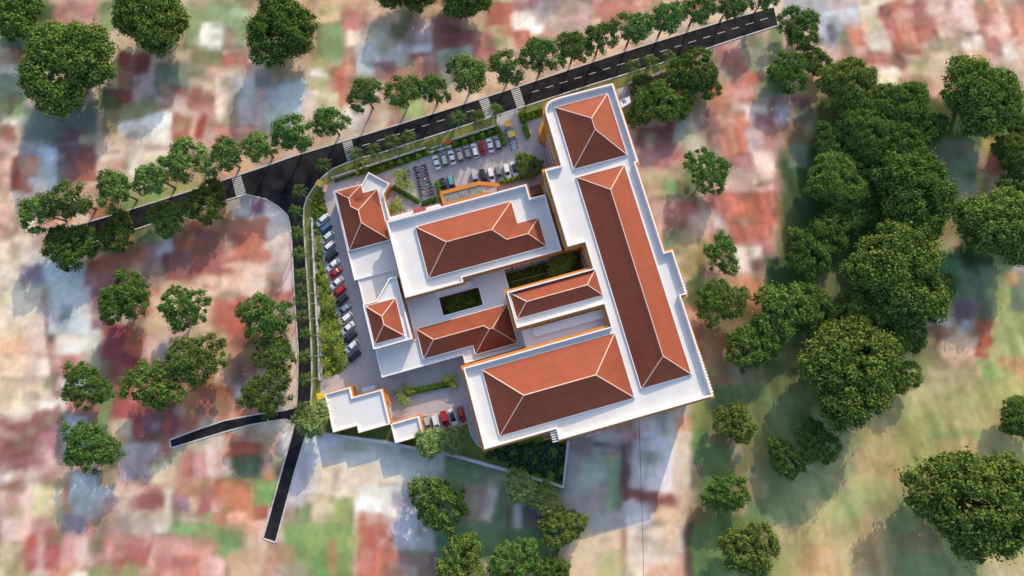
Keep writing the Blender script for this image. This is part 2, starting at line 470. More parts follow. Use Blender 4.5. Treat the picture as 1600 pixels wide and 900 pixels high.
# (origin x, origin y, zoom) then patches x0, y0, x1, y1, colour, turn in degrees
TILES = [
 (0, 0, 4, [(-40, -40, 1640, 940, TN, 0), (0, 0, 330, 190, DG, 0), (330, 0, 610, 170, (200, 140, 138), 0), (0, 190, 150, 300, (110, 128, 112), 0), (60, 300, 190, 480, RD, 0),
   (60, 400, 130, 470, WH, 0), (0, 470, 170, 640, (140, 158, 132), 0), (0, 620, 170, 740, (140, 178, 105), 0), (20, 740, 120, 840, WH, 0), (0, 790, 110, 900, RD, 0),
   (620, 0, 770, 180, (140, 158, 110), 0), (1150, 0, 1560, 300, (146, 166, 118), 0), (1250, 140, 1400, 300, WH, 0), (1400, 0, 1570, 120, (160, 185, 145), 0), (1400, 180, 1470, 330, BR, 0),
   (1200, 300, 1400, 500, (135, 138, 100), 0), (1400, 330, 1560, 450, RD, -20), (1300, 420, 1500, 520, (215, 170, 150), 0), (740, 330, 940, 480, DR, 0), (770, 470, 990, 650, (196, 170, 172), 0),
   (750, 340, 850, 680, DR, 0), (980, 400, 1190, 620, (130, 142, 126), 0), (640, 640, 1040, 800, (158, 160, 112), -12), (1030, 560, 1340, 700, (196, 118, 106), 0), (760, 720, 1100, 880, WH, -14),
   (1080, 640, 1300, 880, RD, 6), (1200, 660, 1330, 900, (218, 160, 148), 6), (1240, 700, 1290, 860, (178, 76, 60), 6), (1350, 480, 1460, 740, BE, 0), (1440, 460, 1640, 620, (196, 204, 214), 0), (1440, 600, 1640, 780, (192, 176, 178), 0),
   (1300, 770, 1600, 920, (216, 150, 140), 0), (150, 640, 600, 920, (116, 132, 126), 0), (340, 800, 520, 900, (150, 100, 110), 0), (500, 840, 800, 940, TN, 0), (600, 560, 760, 680, (110, 120, 92), 0), (130, 480, 200, 560, OR, 0)]),
 (400, 0, 4, [(0, -40, 1640, 940, TN, 0), (220, -20, 740, 170, (218, 178, 142), 0), (330, 20, 560, 160, (200, 190, 148), 0), (380, 150, 540, 380, (128, 166, 116), 0), (520, 80, 740, 200, (206, 138, 130), 0),
   (560, 190, 650, 330, (236, 214, 206), 0), (540, 300, 620, 460, (186, 120, 106), 0), (340, 360, 470, 580, (186, 182, 128), 0), (340, 430, 460, 480, WH, 0), (460, 400, 620, 680, OR, -4), (480, 420, 600, 600, (222, 128, 100), -4),
   (350, 580, 520, 700, (206, 200, 160), 0), (560, 660, 700, 800, WH, 0), (700, 700, 810, 810, (222, 200, 172), 0), (610, 680, 700, 820, (216, 214, 220), 0),
   (660, 160, 760, 250, (160, 160, 150), 0), (700, 140, 900, 260, (186, 186, 172), 0), (620, 260, 740, 460, (182, 190, 196), 0), (740, 250, 900, 420, (190, 192, 196), 0), (830, 150, 940, 250, BR, 0), (880, 230, 1100, 360, (206, 210, 218), 0),
   (950, 120, 1100, 260, (196, 180, 186), 0), (740, 380, 880, 500, (166, 124, 130), 0), (840, 420, 960, 520, (222, 132, 102), 0), (950, 330, 1150, 500, (184, 110, 108), 0), (1090, 80, 1280, 200, (160, 110, 106), 0),
   (1110, 190, 1380, 340, (176, 108, 112), -5), (1140, 300, 1360, 380, (168, 180, 168), -10), (1350, 200, 1500, 420, (186, 112, 108), 0), (1440, 20, 1640, 160, (196, 112, 94), 0), (1560, 90, 1640, 230, (226, 116, 76), 0), (1480, 170, 1560, 300, (164, 162, 120), 0),
   (820, 620, 900, 800, (178, 118, 96), 0), (900, 600, 1060, 740, (180, 196, 116), 0), (1050, 560, 1500, 720, (222, 184, 150), -14), (60, 500, 320, 720, (196, 212, 222), -5), (0, 540, 60, 800, (206, 168, 166), 0), (60, 640, 220, 800, (200, 210, 206), -5),
   (300, 560, 370, 700, (236, 214, 200), 12), (0, 430, 100, 540, (130, 130, 140), 0), (0, 270, 60, 360, (210, 160, 140), 0), (800, 420, 1000, 600, (206, 120, 110), 0), (1450, 440, 1640, 600, (222, 190, 160), 0), (640, 60, 800, 130, (220, 176, 160), 0)]),
 (800, 0, 4, [(0, -40, 1640, 940, (214, 170, 158), 0), (0, 0, 150, 70, (170, 130, 130), 0), (0, 60, 200, 220, WH, -15), (0, 180, 120, 300, (206, 110, 92), -15), (100, -40, 500, 60, (160, 116, 118), 0), (160, 0, 300, 140, (168, 160, 170), 0),
   (300, 0, 480, 200, (206, 170, 166), 20), (260, 90, 420, 200, (204, 176, 172), 0), (500, 0, 800, 110, (206, 130, 116), -10), (520, 100, 760, 170, (196, 122, 116), -10), (760, -40, 900, 60, (214, 150, 130), 0), (0, 200, 1640, 300, (226, 196, 176), -15),
   (200, 300, 900, 400, (226, 192, 168), -17), (650, 200, 1400, 260, (226, 190, 166), -17), (480, 100, 560, 160, (226, 180, 160), 0), (1250, 300, 1420, 520, (190, 122, 126), 10), (1300, 440, 1390, 520, (170, 156, 130), 0), (1380, 400, 1460, 560, (196, 132, 122), 12),
   (1480, 240, 1640, 600, (128, 162, 116), 10), (1440, 260, 1520, 400, (150, 150, 130), 0), (1430, 440, 1540, 660, (214, 128, 106), 20), (1200, 540, 1380, 700, (226, 130, 96), 20), (1290, 520, 1340, 700, (236, 148, 112), 30), (1120, 600, 1240, 700, (170, 160, 120), 0),
   (1060, 700, 1260, 900, (220, 200, 176), 0), (1020, 700, 1110, 860, (164, 172, 166), 0), (950, 720, 1010, 860, (186, 100, 92), 12), (760, 780, 1000, 900, (150, 96, 98), 0), (700, 760, 780, 860, (236, 200, 170), 30), (1210, 640, 1460, 720, (200, 132, 116), 0), (1220, 700, 1290, 900, (160, 106, 100), -12),
   (1290, 730, 1500, 900, (222, 160, 140), -10), (1400, 700, 1480, 860, (228, 132, 96), -10), (1460, 660, 1600, 760, (236, 214, 210), 0), (1520, 700, 1640, 900, (186, 130, 136), 0), (1380, 640, 1640, 690, (226, 196, 186), 0)]),
 (1200, 0, 4, [(-20, -40, 1640, 600, (220, 186, 170), 0), (100, -40, 580, 130, (176, 176, 190), 0), (350, 60, 560, 130, (196, 206, 222), 0), (320, 100, 560, 280, (176, 176, 196), 0), (370, 140, 430, 230, (120, 110, 130), -20), (470, 150, 540, 220, (150, 120, 110), 20), (440, 200, 500, 280, (160, 170, 130), 0),
   (570, 0, 760, 180, (220, 206, 186), 0), (620, 130, 760, 230, (196, 190, 160), 0), (520, 170, 620, 340, (216, 134, 106), -20), (590, 140, 650, 300, (236, 186, 162), -16), (640, 200, 790, 320, (206, 204, 192), -8), (540, 330, 760, 400, (196, 112, 104), 4),
   (740, 20, 850, 340, (196, 104, 96), -20), (800, 0, 900, 300, (212, 112, 92), -19), (830, 60, 930, 320, (226, 150, 120), -19), (850, 310, 950, 350, (176, 90, 90), 0), (700, 40, 780, 120, (150, 80, 78), 0), (870, 10, 980, 200, (190, 120, 110), -18), (960, 0, 1080, 240, (206, 136, 118), -18), (930, 180, 1000, 280, (206, 112, 98), -10), (1040, 180, 1110, 240, (186, 104, 80), -15),
   (1000, -20, 1160, 100, (226, 190, 176), 0), (1110, 20, 1160, 80, (170, 110, 90), 0), (1150, -20, 1300, 200, (222, 196, 190), 0), (1060, 110, 1230, 260, (218, 186, 172), 0), (1230, 190, 1350, 240, (150, 112, 122), -8), (1180, 230, 1370, 310, (238, 234, 226), -10), (1120, 250, 1190, 310, (160, 110, 106), 0),
   (1290, 0, 1430, 130, (216, 140, 122), -14), (1340, 120, 1470, 330, (200, 134, 126), -14), (1430, 80, 1560, 300, (222, 180, 166), -14), (1500, 0, 1640, 220, (206, 138, 126), -14), (1560, 90, 1640, 260, (226, 156, 130), -14), (1460, 270, 1560, 390, WH, -25), (1400, 280, 1470, 360, (190, 140, 136), 0),
   (960, 260, 1190, 480, (214, 192, 168), 0), (1190, 300, 1360, 430, (226, 196, 154), 0), (1300, 350, 1380, 410, (206, 140, 92), 0), (660, 430, 830, 500, WH, -10), (870, 360, 990, 480, (206, 196, 160), 0), (760, 340, 870, 420, (150, 110, 98), 30), (680, 470, 860, 540, (226, 220, 196), 0), (820, 470, 1010, 530, (190, 150, 130), 0),
   (370, 280, 540, 430, (216, 186, 178), 0), (400, 300, 500, 380, (196, 150, 140), 0), (0, 150, 100, 620, (140, 156, 110), 0), (0, 480, 90, 620, (100, 150, 96), 0), (200, 500, 340, 760, (176, 156, 110), 0), (0, 600, 240, 940, (176, 110, 112), 6), (60, 640, 140, 760, (206, 196, 210), 0), (30, 780, 160, 900, (206, 128, 116), 0), (150, 660, 260, 760, (120, 120, 100), 0),
   (1500, 560, 1640, 900, (126, 166, 112), 0), (300, 600, 1540, 940, (84, 104, 62), 0)]),
 (1000, 200, 4, [(420, 0, 900, 940, (216, 172, 160), 0), (300, 0, 480, 150, (212, 200, 170), 0), (420, 0, 500, 140, (166, 126, 114), -14), (500, 0, 640, 270, (216, 134, 120), -14), (560, 0, 600, 240, (226, 146, 110), -18), (620, 0, 700, 200, (222, 120, 84), -14), (660, 0, 800, 170, (200, 172, 176), -10),
   (780, 0, 880, 130, (196, 132, 130), -10), (830, 60, 960, 130, (216, 120, 108), 0), (820, 130, 940, 260, (222, 180, 176), 0), (720, 150, 840, 280, (226, 204, 190), -8), (560, 170, 700, 290, (196, 122, 128), -6), (610, 280, 740, 350, WH, -8), (740, 290, 860, 350, (216, 196, 176), 0), (740, 320, 860, 356, (130, 100, 84), 0),
   (560, 300, 700, 420, (216, 176, 168), 0), (500, 400, 880, 600, (212, 122, 102), 0), (600, 470, 780, 570, (222, 126, 92), 0), (560, 590, 820, 730, (206, 118, 100), 0), (840, 350, 910, 560, (196, 104, 92), 0), (860, 420, 930, 740, (172, 140, 100), 0), (620, 700, 840, 780, (206, 134, 136), 0), (600, 740, 760, 900, (236, 220, 212), 0), (700, 820, 860, 890, (166, 110, 104), 0),
   (420, 400, 520, 700, (200, 130, 124), -10), (440, 420, 470, 650, (160, 90, 88), -8), (460, 540, 510, 620, (230, 206, 206), -20), (280, 0, 320, 60, (150, 160, 120), 0), (0, 100, 280, 330, (196, 150, 150), -25), (0, 20, 200, 130, (160, 100, 102), 0), (100, 170, 290, 280, (212, 130, 120), -25), (30, 260, 300, 440, (190, 176, 140), -10), (150, 330, 260, 400, (110, 166, 104), 0), (240, 330, 330, 440, (116, 130, 86), 0),
   (60, 440, 420, 640, (214, 172, 162), 0), (180, 460, 360, 620, (212, 116, 104), 0), (140, 540, 420, 700, (176, 120, 118), 0), (140, 640, 330, 800, (116, 146, 116), 0), (330, 540, 440, 700, (216, 180, 160), 0), (250, 690, 440, 900, (170, 160, 104), 0), (880, 120, 1640, 940, (72, 96, 64), 0), (1130, 460, 1240, 640, (150, 132, 100), 0), (930, 100, 1060, 250, (170, 176, 190), 0), (940, 250, 1080, 700, (58, 84, 64), 0)]),
 (1200, 200, 4, [(1000, 100, 1300, 420, (128, 138, 128), 0), (1150, 190, 1280, 300, (110, 150, 112), 0), (1040, 150, 1120, 290, (150, 136, 140), 0), (1340, 60, 1500, 170, (176, 160, 84), 0), (1280, 300, 1360, 500, (170, 170, 100), 10), (1100, 420, 1280, 620, (160, 160, 112), 0), (1180, 440, 1300, 540, (170, 140, 110), 0),
   (990, 600, 1200, 720, (168, 146, 104), 0), (1010, 700, 1160, 800, (216, 196, 142), -20), (1060, 700, 1100, 760, (220, 196, 140), 0), (1060, 780, 1300, 940, (96, 150, 92), 0), (1190, 620, 1640, 940, (70, 100, 68), 0), (1520, 740, 1640, 900, (160, 170, 190), 0)]),
 (1200, 400, 4, [(-20, 0, 950, 940, (80, 104, 66), 0), (420, 80, 560, 320, (182, 168, 122), 0), (300, 80, 440, 280, (192, 184, 142), 0), (60, 470, 250, 680, (160, 150, 92), 20), (1100, 80, 1300, 240, (104, 146, 106), 0), (1200, 60, 1500, 400, (112, 134, 106), 0), (1120, 240, 1300, 440, (146, 118, 132), 25), (1200, 400, 1290, 480, (190, 190, 212), 0),
   (1400, 120, 1640, 660, (172, 182, 112), 0), (1500, 100, 1640, 340, (120, 140, 118), 0), (1480, 80, 1560, 170, (206, 156, 96), 0), (980, 360, 1160, 460, (236, 216, 212), 20), (900, 320, 1000, 500, (222, 166, 130), 0), (1000, 430, 1160, 560, (196, 108, 104), 25), (950, 450, 1060, 560, (206, 140, 120), 0), (960, 560, 1070, 720, (150, 140, 104), 0),
   (1080, 520, 1320, 760, (226, 190, 160), 0), (1290, 400, 1400, 520, (196, 108, 84), 20), (1310, 510, 1400, 650, (190, 92, 66), 10), (1320, 660, 1560, 820, (150, 176, 100), 0), (1360, 700, 1450, 800, (118, 176, 106), 0), (1450, 640, 1560, 720, (186, 136, 92), 20), (1560, 640, 1640, 800, (226, 166, 112), 0), (880, 640, 1000, 940, (170, 178, 112), 10),
   (1000, 700, 1340, 900, (206, 186, 140), 0), (740, 560, 900, 800, (150, 156, 130), 0), (800, 780, 1640, 940, (180, 180, 120), 0)]),
 (1000, 600, 3, [(0, 60, 200, 900, (222, 186, 162), 0), (170, 160, 260, 240, (222, 166, 132), 0), (240, 80, 330, 260, (150, 160, 88), 0), (230, 220, 310, 300, (116, 158, 80), 0), (0, 170, 160, 520, (226, 212, 216), 0), (110, 230, 240, 520, (230, 208, 186), 0), (80, 520, 170, 572, (170, 92, 88), 5), (0, 510, 110, 560, (150, 90, 100), 3), (30, 570, 200, 700, (222, 192, 160), 0), (0, 660, 200, 800, (232, 214, 202), 0), (60, 800, 210, 920, (222, 160, 130), 0),
   (235, 290, 420, 920, (104, 140, 86), 0), (230, 380, 300, 560, (122, 112, 100), 0), (220, 560, 340, 660, (170, 130, 82), 0), (210, 640, 250, 900, (110, 90, 84), 0), (330, 600, 520, 900, (124, 156, 84), 0), (340, 0, 620, 200, (92, 130, 96), 0), (480, 80, 620, 440, (150, 150, 104), 0), (420, 280, 600, 420, (170, 136, 100), 0), (600, 60, 800, 300, (84, 130, 100), 0),
   (600, 400, 900, 660, (112, 146, 112), 20), (500, 540, 660, 660, (92, 140, 108), 0), (800, 180, 1050, 420, (120, 150, 122), 30)]),
 (1200, 600, 3, [(440, 0, 1240, 940, (190, 180, 130), 0), (440, 180, 640, 420, (196, 176, 132), 0), (600, 100, 820, 300, (166, 180, 116), 0), (740, 210, 1000, 300, (112, 160, 104), 0), (660, 270, 760, 400, (134, 172, 96), 0), (690, 290, 740, 380, (170, 206, 110), 0), (790, 260, 990, 320, (206, 160, 128), 0), (920, 220, 960, 310, (150, 104, 84), 0), (420, 320, 600, 460, (206, 160, 120), 0),
   (480, 430, 600, 540, (216, 166, 130), 0), (370, 440, 560, 560, (176, 190, 130), 0), (330, 480, 440, 700, (170, 184, 128), 0), (290, 490, 330, 660, (150, 144, 92), 5), (240, 700, 320, 760, (150, 136, 98), 0), (170, 540, 300, 680, (190, 186, 126), 0), (0, 660, 560, 940, (214, 176, 132), 0), (160, 760, 340, 880, (222, 158, 118), 0), (400, 620, 540, 840, (222, 160, 118), 0), (0, 740, 140, 940, (180, 176, 110), 0),
   (560, 460, 760, 900, (140, 138, 110), 0), (590, 540, 700, 700, (100, 150, 110), 0), (620, 700, 800, 800, (150, 116, 112), 0), (640, 800, 980, 920, (110, 146, 104), 0), (1000, 780, 1240, 860, (214, 186, 130), 0), (1120, 680, 1240, 800, (126, 170, 108), 0), (640, 300, 700, 460, (120, 146, 90), 0), (1040, 860, 1240, 920, (222, 170, 130), 0), (880, 0, 1240, 100, (176, 186, 116), 0), (860, 0, 960, 30, (222, 180, 140), 0)]),
 (0, 225, 4, [(-40, 0, 640, 940, (222, 190, 172), 0), (60, 90, 140, 310, (190, 90, 74), -8), (140, 60, 220, 330, (216, 130, 116), -8), (130, 0, 260, 160, (172, 160, 172), 0), (230, 0, 370, 280, (196, 208, 222), 0), (150, 80, 280, 200, (222, 160, 140), 0), (190, 220, 310, 310, WH, 0), (360, 0, 600, 230, (148, 110, 116), 0), (470, 100, 640, 240, (200, 130, 112), 0),
   (600, 0, 1080, 200, (228, 216, 202), 0), (790, 0, 850, 200, (240, 232, 228), 0), (630, 100, 790, 190, (206, 170, 152), -20), (640, 30, 760, 60, (200, 180, 160), -10), (900, 0, 1010, 40, (190, 166, 146), -10), (900, 60, 1080, 160, (206, 200, 166), 0), (80, 320, 210, 560, (238, 226, 218), 0), (0, 480, 120, 620, (200, 156, 140), -15), (0, 560, 260, 940, (226, 204, 184), -15), (0, 700, 140, 740, (206, 178, 158), -20),
   (0, 0, 70, 300, (226, 180, 164), 0), (200, 560, 440, 800, (190, 190, 188), 0), (130, 760, 300, 940, (150, 130, 146), 0), (280, 740, 560, 940, (202, 212, 222), 0), (340, 430, 480, 500, (216, 150, 116), 0), (560, 400, 700, 480, (216, 132, 96), -15), (560, 470, 640, 520, (160, 100, 80), 0), (860, 250, 1300, 370, (166, 176, 110), -15), (900, 280, 1000, 370, (116, 170, 96), 0), (1250, 100, 1600, 240, (214, 176, 146), -15),
   (1240, 60, 1330, 200, (130, 170, 110), 0), (560, 680, 960, 940, (196, 120, 98), -15), (820, 700, 930, 840, (226, 136, 96), 10), (540, 800, 800, 940, (170, 110, 112), 0), (900, 640, 1080, 900, (160, 130, 140), 10), (980, 560, 1120, 720, (206, 204, 216), 0), (1030, 690, 1120, 880, (132, 92, 110), 0), (1080, 560, 1400, 860, (186, 120, 108), 0), (1150, 580, 1300, 760, (222, 146, 92), 20),
   (1370, 540, 1640, 780, (220, 130, 104), 0), (840, 520, 1000, 640, (104, 140, 96), 0), (560, 600, 760, 700, (130, 146, 128), 0), (1000, 820, 1640, 940, (226, 196, 176), -12)]),
 (200, 225, 4, [(640, 320, 860, 500, (190, 190, 204), 0), (770, 350, 840, 440, (146, 100, 140), 0), (860, 360, 1010, 560, (206, 212, 222), 0), (600, 460, 900, 720, (222, 134, 106), 0), (560, 520, 700, 640, (206, 120, 100), -20), (870, 500, 1020, 640, (230, 214, 206), 0), (860, 620, 1020, 800, (222, 206, 200), 0), (560, 690, 900, 760, (206, 130, 110), -10), (560, 740, 900, 920, (232, 204, 188), 0), (900, 740, 1020, 920, (216, 190, 196), 0), (860, 800, 960, 920, (210, 156, 132), 0),
   (560, 760, 650, 800, (190, 116, 104), 0), (940, 640, 1020, 760, (232, 222, 214), 0), (400, 560, 620, 800, (186, 110, 108), 20), (300, 680, 420, 860, (160, 110, 116), 0)]),
 (0, 450, 4, [(-40, 0, 340, 800, (226, 206, 182), 0), (0, 300, 180, 420, (230, 192, 160), 0), (0, 560, 300, 700, (216, 196, 166), 0), (150, 640, 240, 700, (190, 164, 140), 0), (170, 230, 330, 560, (232, 210, 200), 0), (250, 0, 310, 180, (176, 134, 120), 0), (280, 150, 350, 360, (124, 92, 110), -8), (300, 0, 620, 300, (200, 212, 224), 0), (360, 180, 440, 210, (150, 166, 170), 0), (350, 290, 640, 440, (226, 220, 208), 0), (430, 340, 540, 410, (240, 234, 226), 0),
   (540, 100, 620, 300, (222, 222, 218), 0), (320, 360, 380, 700, (206, 160, 150), -8), (380, 420, 640, 560, (222, 162, 148), 0), (540, 440, 640, 500, (206, 180, 140), 0), (400, 440, 480, 560, (206, 130, 126), 0), (580, 420, 690, 560, (140, 166, 150), 0), (570, 0, 680, 260, (150, 112, 128), 0), (620, 260, 960, 480, (196, 100, 80), 20), (640, 230, 860, 620, (160, 76, 88), 12), (780, 220, 940, 420, (206, 108, 78), 20),
   (880, 180, 1000, 240, (222, 204, 180), 0), (930, 60, 1360, 300, (228, 206, 186), 0), (930, 220, 1010, 290, (206, 196, 130), 0), (900, 120, 960, 170, (206, 120, 90), 0), (900, 300, 1080, 460, (222, 196, 184), 20), (1000, 330, 1100, 440, (190, 184, 200), 0), (1340, 30, 1580, 380, (206, 112, 96), -6), (1280, 0, 1640, 60, (232, 208, 190), 0), (1370, 280, 1640, 460, (222, 136, 114), 0), (1400, 340, 1600, 560, (206, 128, 112), 0), (1320, 290, 1420, 500, (190, 176, 128), 0),
   (1340, 480, 1430, 620, (222, 190, 160), 0), (1440, 440, 1600, 720, (160, 110, 128), 0), (1420, 600, 1500, 720, (206, 196, 210), 0), (1100, 600, 1440, 840, (210, 120, 92), 12), (1150, 640, 1240, 800, (228, 150, 90), 15), (1240, 620, 1360, 820, (196, 112, 98), 10), (1040, 700, 1120, 900, (160, 90, 100), 0), (820, 700, 1060, 900, (196, 96, 92), 0), (700, 560, 860, 820, (206, 102, 104), 0), (800, 560, 1000, 700, (222, 150, 130), 0),
   (600, 640, 700, 860, (130, 160, 100), 10), (540, 700, 620, 840, (190, 130, 106), 30), (420, 660, 560, 840, (212, 126, 108), 20), (380, 780, 560, 920, (186, 182, 206), 0), (700, 800, 820, 920, (228, 200, 176), 0), (0, 780, 400, 940, (190, 120, 118), -15), (60, 820, 260, 940, (170, 106, 106), -15), (240, 700, 340, 760, (238, 226, 218), 0), (320, 500, 370, 680, (176, 130, 124), 0), (1440, 700, 1640, 800, (210, 110, 90), -10), (880, 760, 1000, 900, (170, 116, 136), 0)]),
 (0, 675, 4, [(-40, 0, 400, 240, (186, 118, 122), -12), (0, 0, 250, 140, (168, 104, 100), -12), (280, 0, 380, 160, (206, 124, 136), 0), (0, 200, 360, 320, (210, 170, 166), -14), (0, 270, 60, 310, WH, 0), (60, 230, 160, 290, (230, 206, 196), -20), (300, 150, 400, 220, (226, 190, 180), 0), (0, 290, 380, 400, (196, 140, 130), -16), (360, 230, 460, 300, (230, 196, 170), 0), (180, 320, 400, 540, (216, 206, 160), 0), (0, 360, 200, 720, (226, 192, 180), 0), (0, 500, 80, 660, (214, 190, 186), 0),
   (380, 0, 440, 160, (190, 186, 206), 0), (720, 0, 800, 180, (228, 176, 130), 0), (650, 100, 730, 250, (170, 164, 110), 0), (830, 0, 960, 60, (176, 92, 108), 0), (960, 0, 1080, 100, (200, 120, 106), 0), (740, 60, 1000, 300, (200, 186, 200), 0), (440, 250, 700, 460, (206, 214, 224), 10), (450, 380, 640, 540, (176, 190, 186), 0), (390, 500, 540, 640, (150, 136, 156), 0), (620, 220, 720, 330, (172, 150, 120), 0), (700, 300, 860, 400, (222, 184, 164), 0), (600, 400, 860, 660, (196, 150, 146), 0), (740, 400, 800, 620, (190, 172, 168), 0),
   (860, 380, 1020, 480, (176, 104, 104), 0), (900, 320, 1100, 380, (206, 160, 140), 0), (930, 150, 1100, 310, (226, 214, 180), 0), (1020, 330, 1080, 560, (232, 224, 210), 0), (800, 510, 870, 640, (232, 224, 200), 0), (860, 520, 940, 640, (206, 176, 172), 0), (940, 560, 1060, 640, (230, 220, 210), 0), (1060, 380, 1180, 500, (166, 130, 156), 0), (1080, 520, 1240, 580, (226, 216, 196), 0), (1130, 120, 1200, 310, (196, 102, 98), 0), (1190, 130, 1300, 300, (214, 152, 152), 0),
   (1290, 70, 1450, 280, (228, 208, 200), 0), (1380, 0, 1500, 170, (222, 140, 110), 15), (1430, 60, 1640, 150, (206, 100, 76), 0), (1440, 150, 1640, 300, (96, 124, 96), 0), (1100, 290, 1400, 400, (196, 150, 120), 0), (1240, 360, 1400, 500, (186, 116, 116), 0), (1340, 300, 1560, 580, (224, 138, 98), 0), (1330, 470, 1460, 590, (206, 118, 92), 0), (1420, 500, 1600, 640, (228, 170, 140), 0), (1540, 320, 1640, 540, (206, 150, 100), 0), (1320, 430, 1370, 500, (232, 190, 180), 0),
   (1060, 570, 1520, 700, (134, 172, 108), 4), (1360, 620, 1520, 780, (116, 160, 100), 0), (1100, 690, 1400, 740, (196, 160, 130), 8), (920, 660, 1340, 900, (222, 160, 148), 8), (960, 770, 1240, 940, (212, 136, 122), 0), (1280, 770, 1400, 900, (226, 180, 180), 0), (600, 690, 920, 840, (200, 104, 96), 6), (640, 650, 900, 700, (222, 140, 130), 6), (520, 760, 640, 880, (196, 130, 130), 0), (440, 660, 540, 800, (226, 186, 180), 0), (370, 640, 460, 840, (222, 150, 146), 0), (280, 600, 370, 880, (196, 92, 86), 0), (170, 640, 240, 880, (206, 106, 102), 0), (240, 640, 290, 900, (226, 180, 174), 0),
   (0, 680, 160, 900, (190, 176, 146), 0), (0, 800, 160, 940, (180, 172, 120), 0), (540, 840, 860, 940, (150, 150, 96), 0), (1400, 760, 1640, 940, (176, 150, 110), 0), (440, 860, 540, 940, (232, 222, 200), 0)]),
 (300, 675, 4, [(700, 0, 1640, 420, (206, 206, 208), 0), (720, 40, 900, 200, (216, 214, 226), 0), (1200, 100, 1640, 320, (196, 204, 206), 0), (940, 40, 1100, 120, (176, 190, 160), 0), (800, 190, 1180, 460, (230, 210, 182), 0), (700, 380, 900, 440, (216, 190, 160), 0), (1030, 330, 1280, 520, (240, 232, 226), 0), (1180, 270, 1340, 340, (232, 212, 190), 0), (640, 420, 760, 560, (130, 150, 100), 0), (600, 120, 720, 460, (190, 186, 204), 12), (740, 460, 860, 640, (222, 184, 162), 0), (860, 400, 1000, 580, (160, 168, 96), 0), (840, 560, 920, 700, (160, 118, 84), 0),
   (1040, 500, 1250, 660, (216, 132, 106), 6), (1040, 600, 1260, 740, (212, 116, 100), 12), (1020, 720, 1280, 940, (214, 122, 98), 0), (900, 560, 1020, 720, (206, 166, 140), 0), (560, 560, 1000, 940, (130, 162, 92), 0), (740, 780, 940, 940, (112, 158, 84), 0), (560, 700, 640, 940, (176, 150, 108), 0), (470, 680, 560, 900, (180, 130, 100), 0), (380, 540, 460, 680, (226, 184, 164), 0), (380, 440, 460, 540, (190, 104, 84), 0), (380, 300, 540, 460, (130, 170, 96), 0), (500, 180, 560, 300, (110, 130, 84), 0), (230, 740, 520, 940, (206, 170, 140), 0),
   (1280, 440, 1500, 760, (196, 192, 212), 0), (1360, 560, 1460, 760, (206, 216, 222), 0), (1280, 740, 1640, 940, (160, 110, 122), 0), (1440, 840, 1600, 940, (190, 186, 214), 0), (1480, 560, 1640, 760, (150, 160, 150), 0), (1250, 380, 1400, 460, (160, 150, 176), 0), (1480, 240, 1640, 560, (150, 170, 150), 0)]),
 (650, 675, 4, [(180, 100, 950, 620, (126, 146, 118), 0), (180, 150, 400, 320, (112, 158, 112), 0), (300, 300, 440, 560, (166, 150, 130), 0), (420, 280, 500, 560, (214, 206, 196), 14), (500, 260, 620, 340, (180, 164, 156), 0), (600, 440, 670, 660, (212, 210, 212), 6), (580, 440, 620, 600, (170, 140, 120), 0), (670, 470, 800, 600, (126, 120, 130), 0), (120, 600, 840, 800, (100, 150, 108), 0), (0, 560, 120, 900, (196, 196, 206), 0), (0, 760, 150, 940, (150, 110, 120), 0),
   (930, 60, 1300, 620, (178, 172, 172), 0), (960, 90, 1100, 180, (184, 160, 176), 0), (1040, 160, 1180, 360, (170, 190, 172), 0), (1160, 140, 1260, 220, (176, 176, 130), 0), (1080, 340, 1220, 500, (190, 168, 164), 0), (1200, 200, 1290, 500, (140, 168, 134), 0), (1110, 0, 1300, 80, (196, 206, 214), 0), (1100, 70, 1340, 100, (110, 98, 120), 2), (1280, 80, 1340, 480, (120, 90, 96), 0), (1300, 460, 1330, 620, (130, 96, 92), 0), (1340, 40, 1600, 380, (218, 210, 218), 0), (1330, 380, 1600, 440, (160, 96, 98), 4), (1310, 440, 1480, 600, (206, 204, 220), 0),
   (940, 620, 1300, 940, (226, 194, 160), 0), (1130, 740, 1300, 940, (190, 184, 126), 0), (1280, 620, 1320, 860, (186, 136, 100), 0), (1320, 600, 1640, 940, (232, 208, 184), 0), (1330, 600, 1480, 760, (238, 222, 206), 0), (1440, 820, 1640, 940, (226, 174, 142), 0), (1560, 560, 1640, 760, (230, 200, 170), 0), (740, 780, 900, 940, (150, 160, 96), 0)]),
]


def fract_noise(x, y, seed, cell):
    r = np.random.RandomState(seed)
    n = 256
    g = r.rand(n, n)
    fx, fy = x / cell, y / cell
    ix, iy = np.floor(fx).astype(int), np.floor(fy).astype(int)
    tx, ty = fx - ix, fy - iy
    tx, ty = tx * tx * (3 - 2 * tx), ty * ty * (3 - 2 * ty)
    a, b = g[ix % n, iy % n], g[(ix + 1) % n, iy % n]
    c, d = g[ix % n, (iy + 1) % n], g[(ix + 1) % n, (iy + 1) % n]
    return (a * (1 - tx) + b * tx) * (1 - ty) + (c * (1 - tx) + d * tx) * ty


def fbm(x, y, seed, cell, oct=3):
    s = 0
    a = 1
    t = 0
    for k in range(oct):
        s = s + a * fract_noise(x, y, seed + k * 11, cell / 2 ** k)
        t += a
        a *= 0.55
    return s / t - 0.5


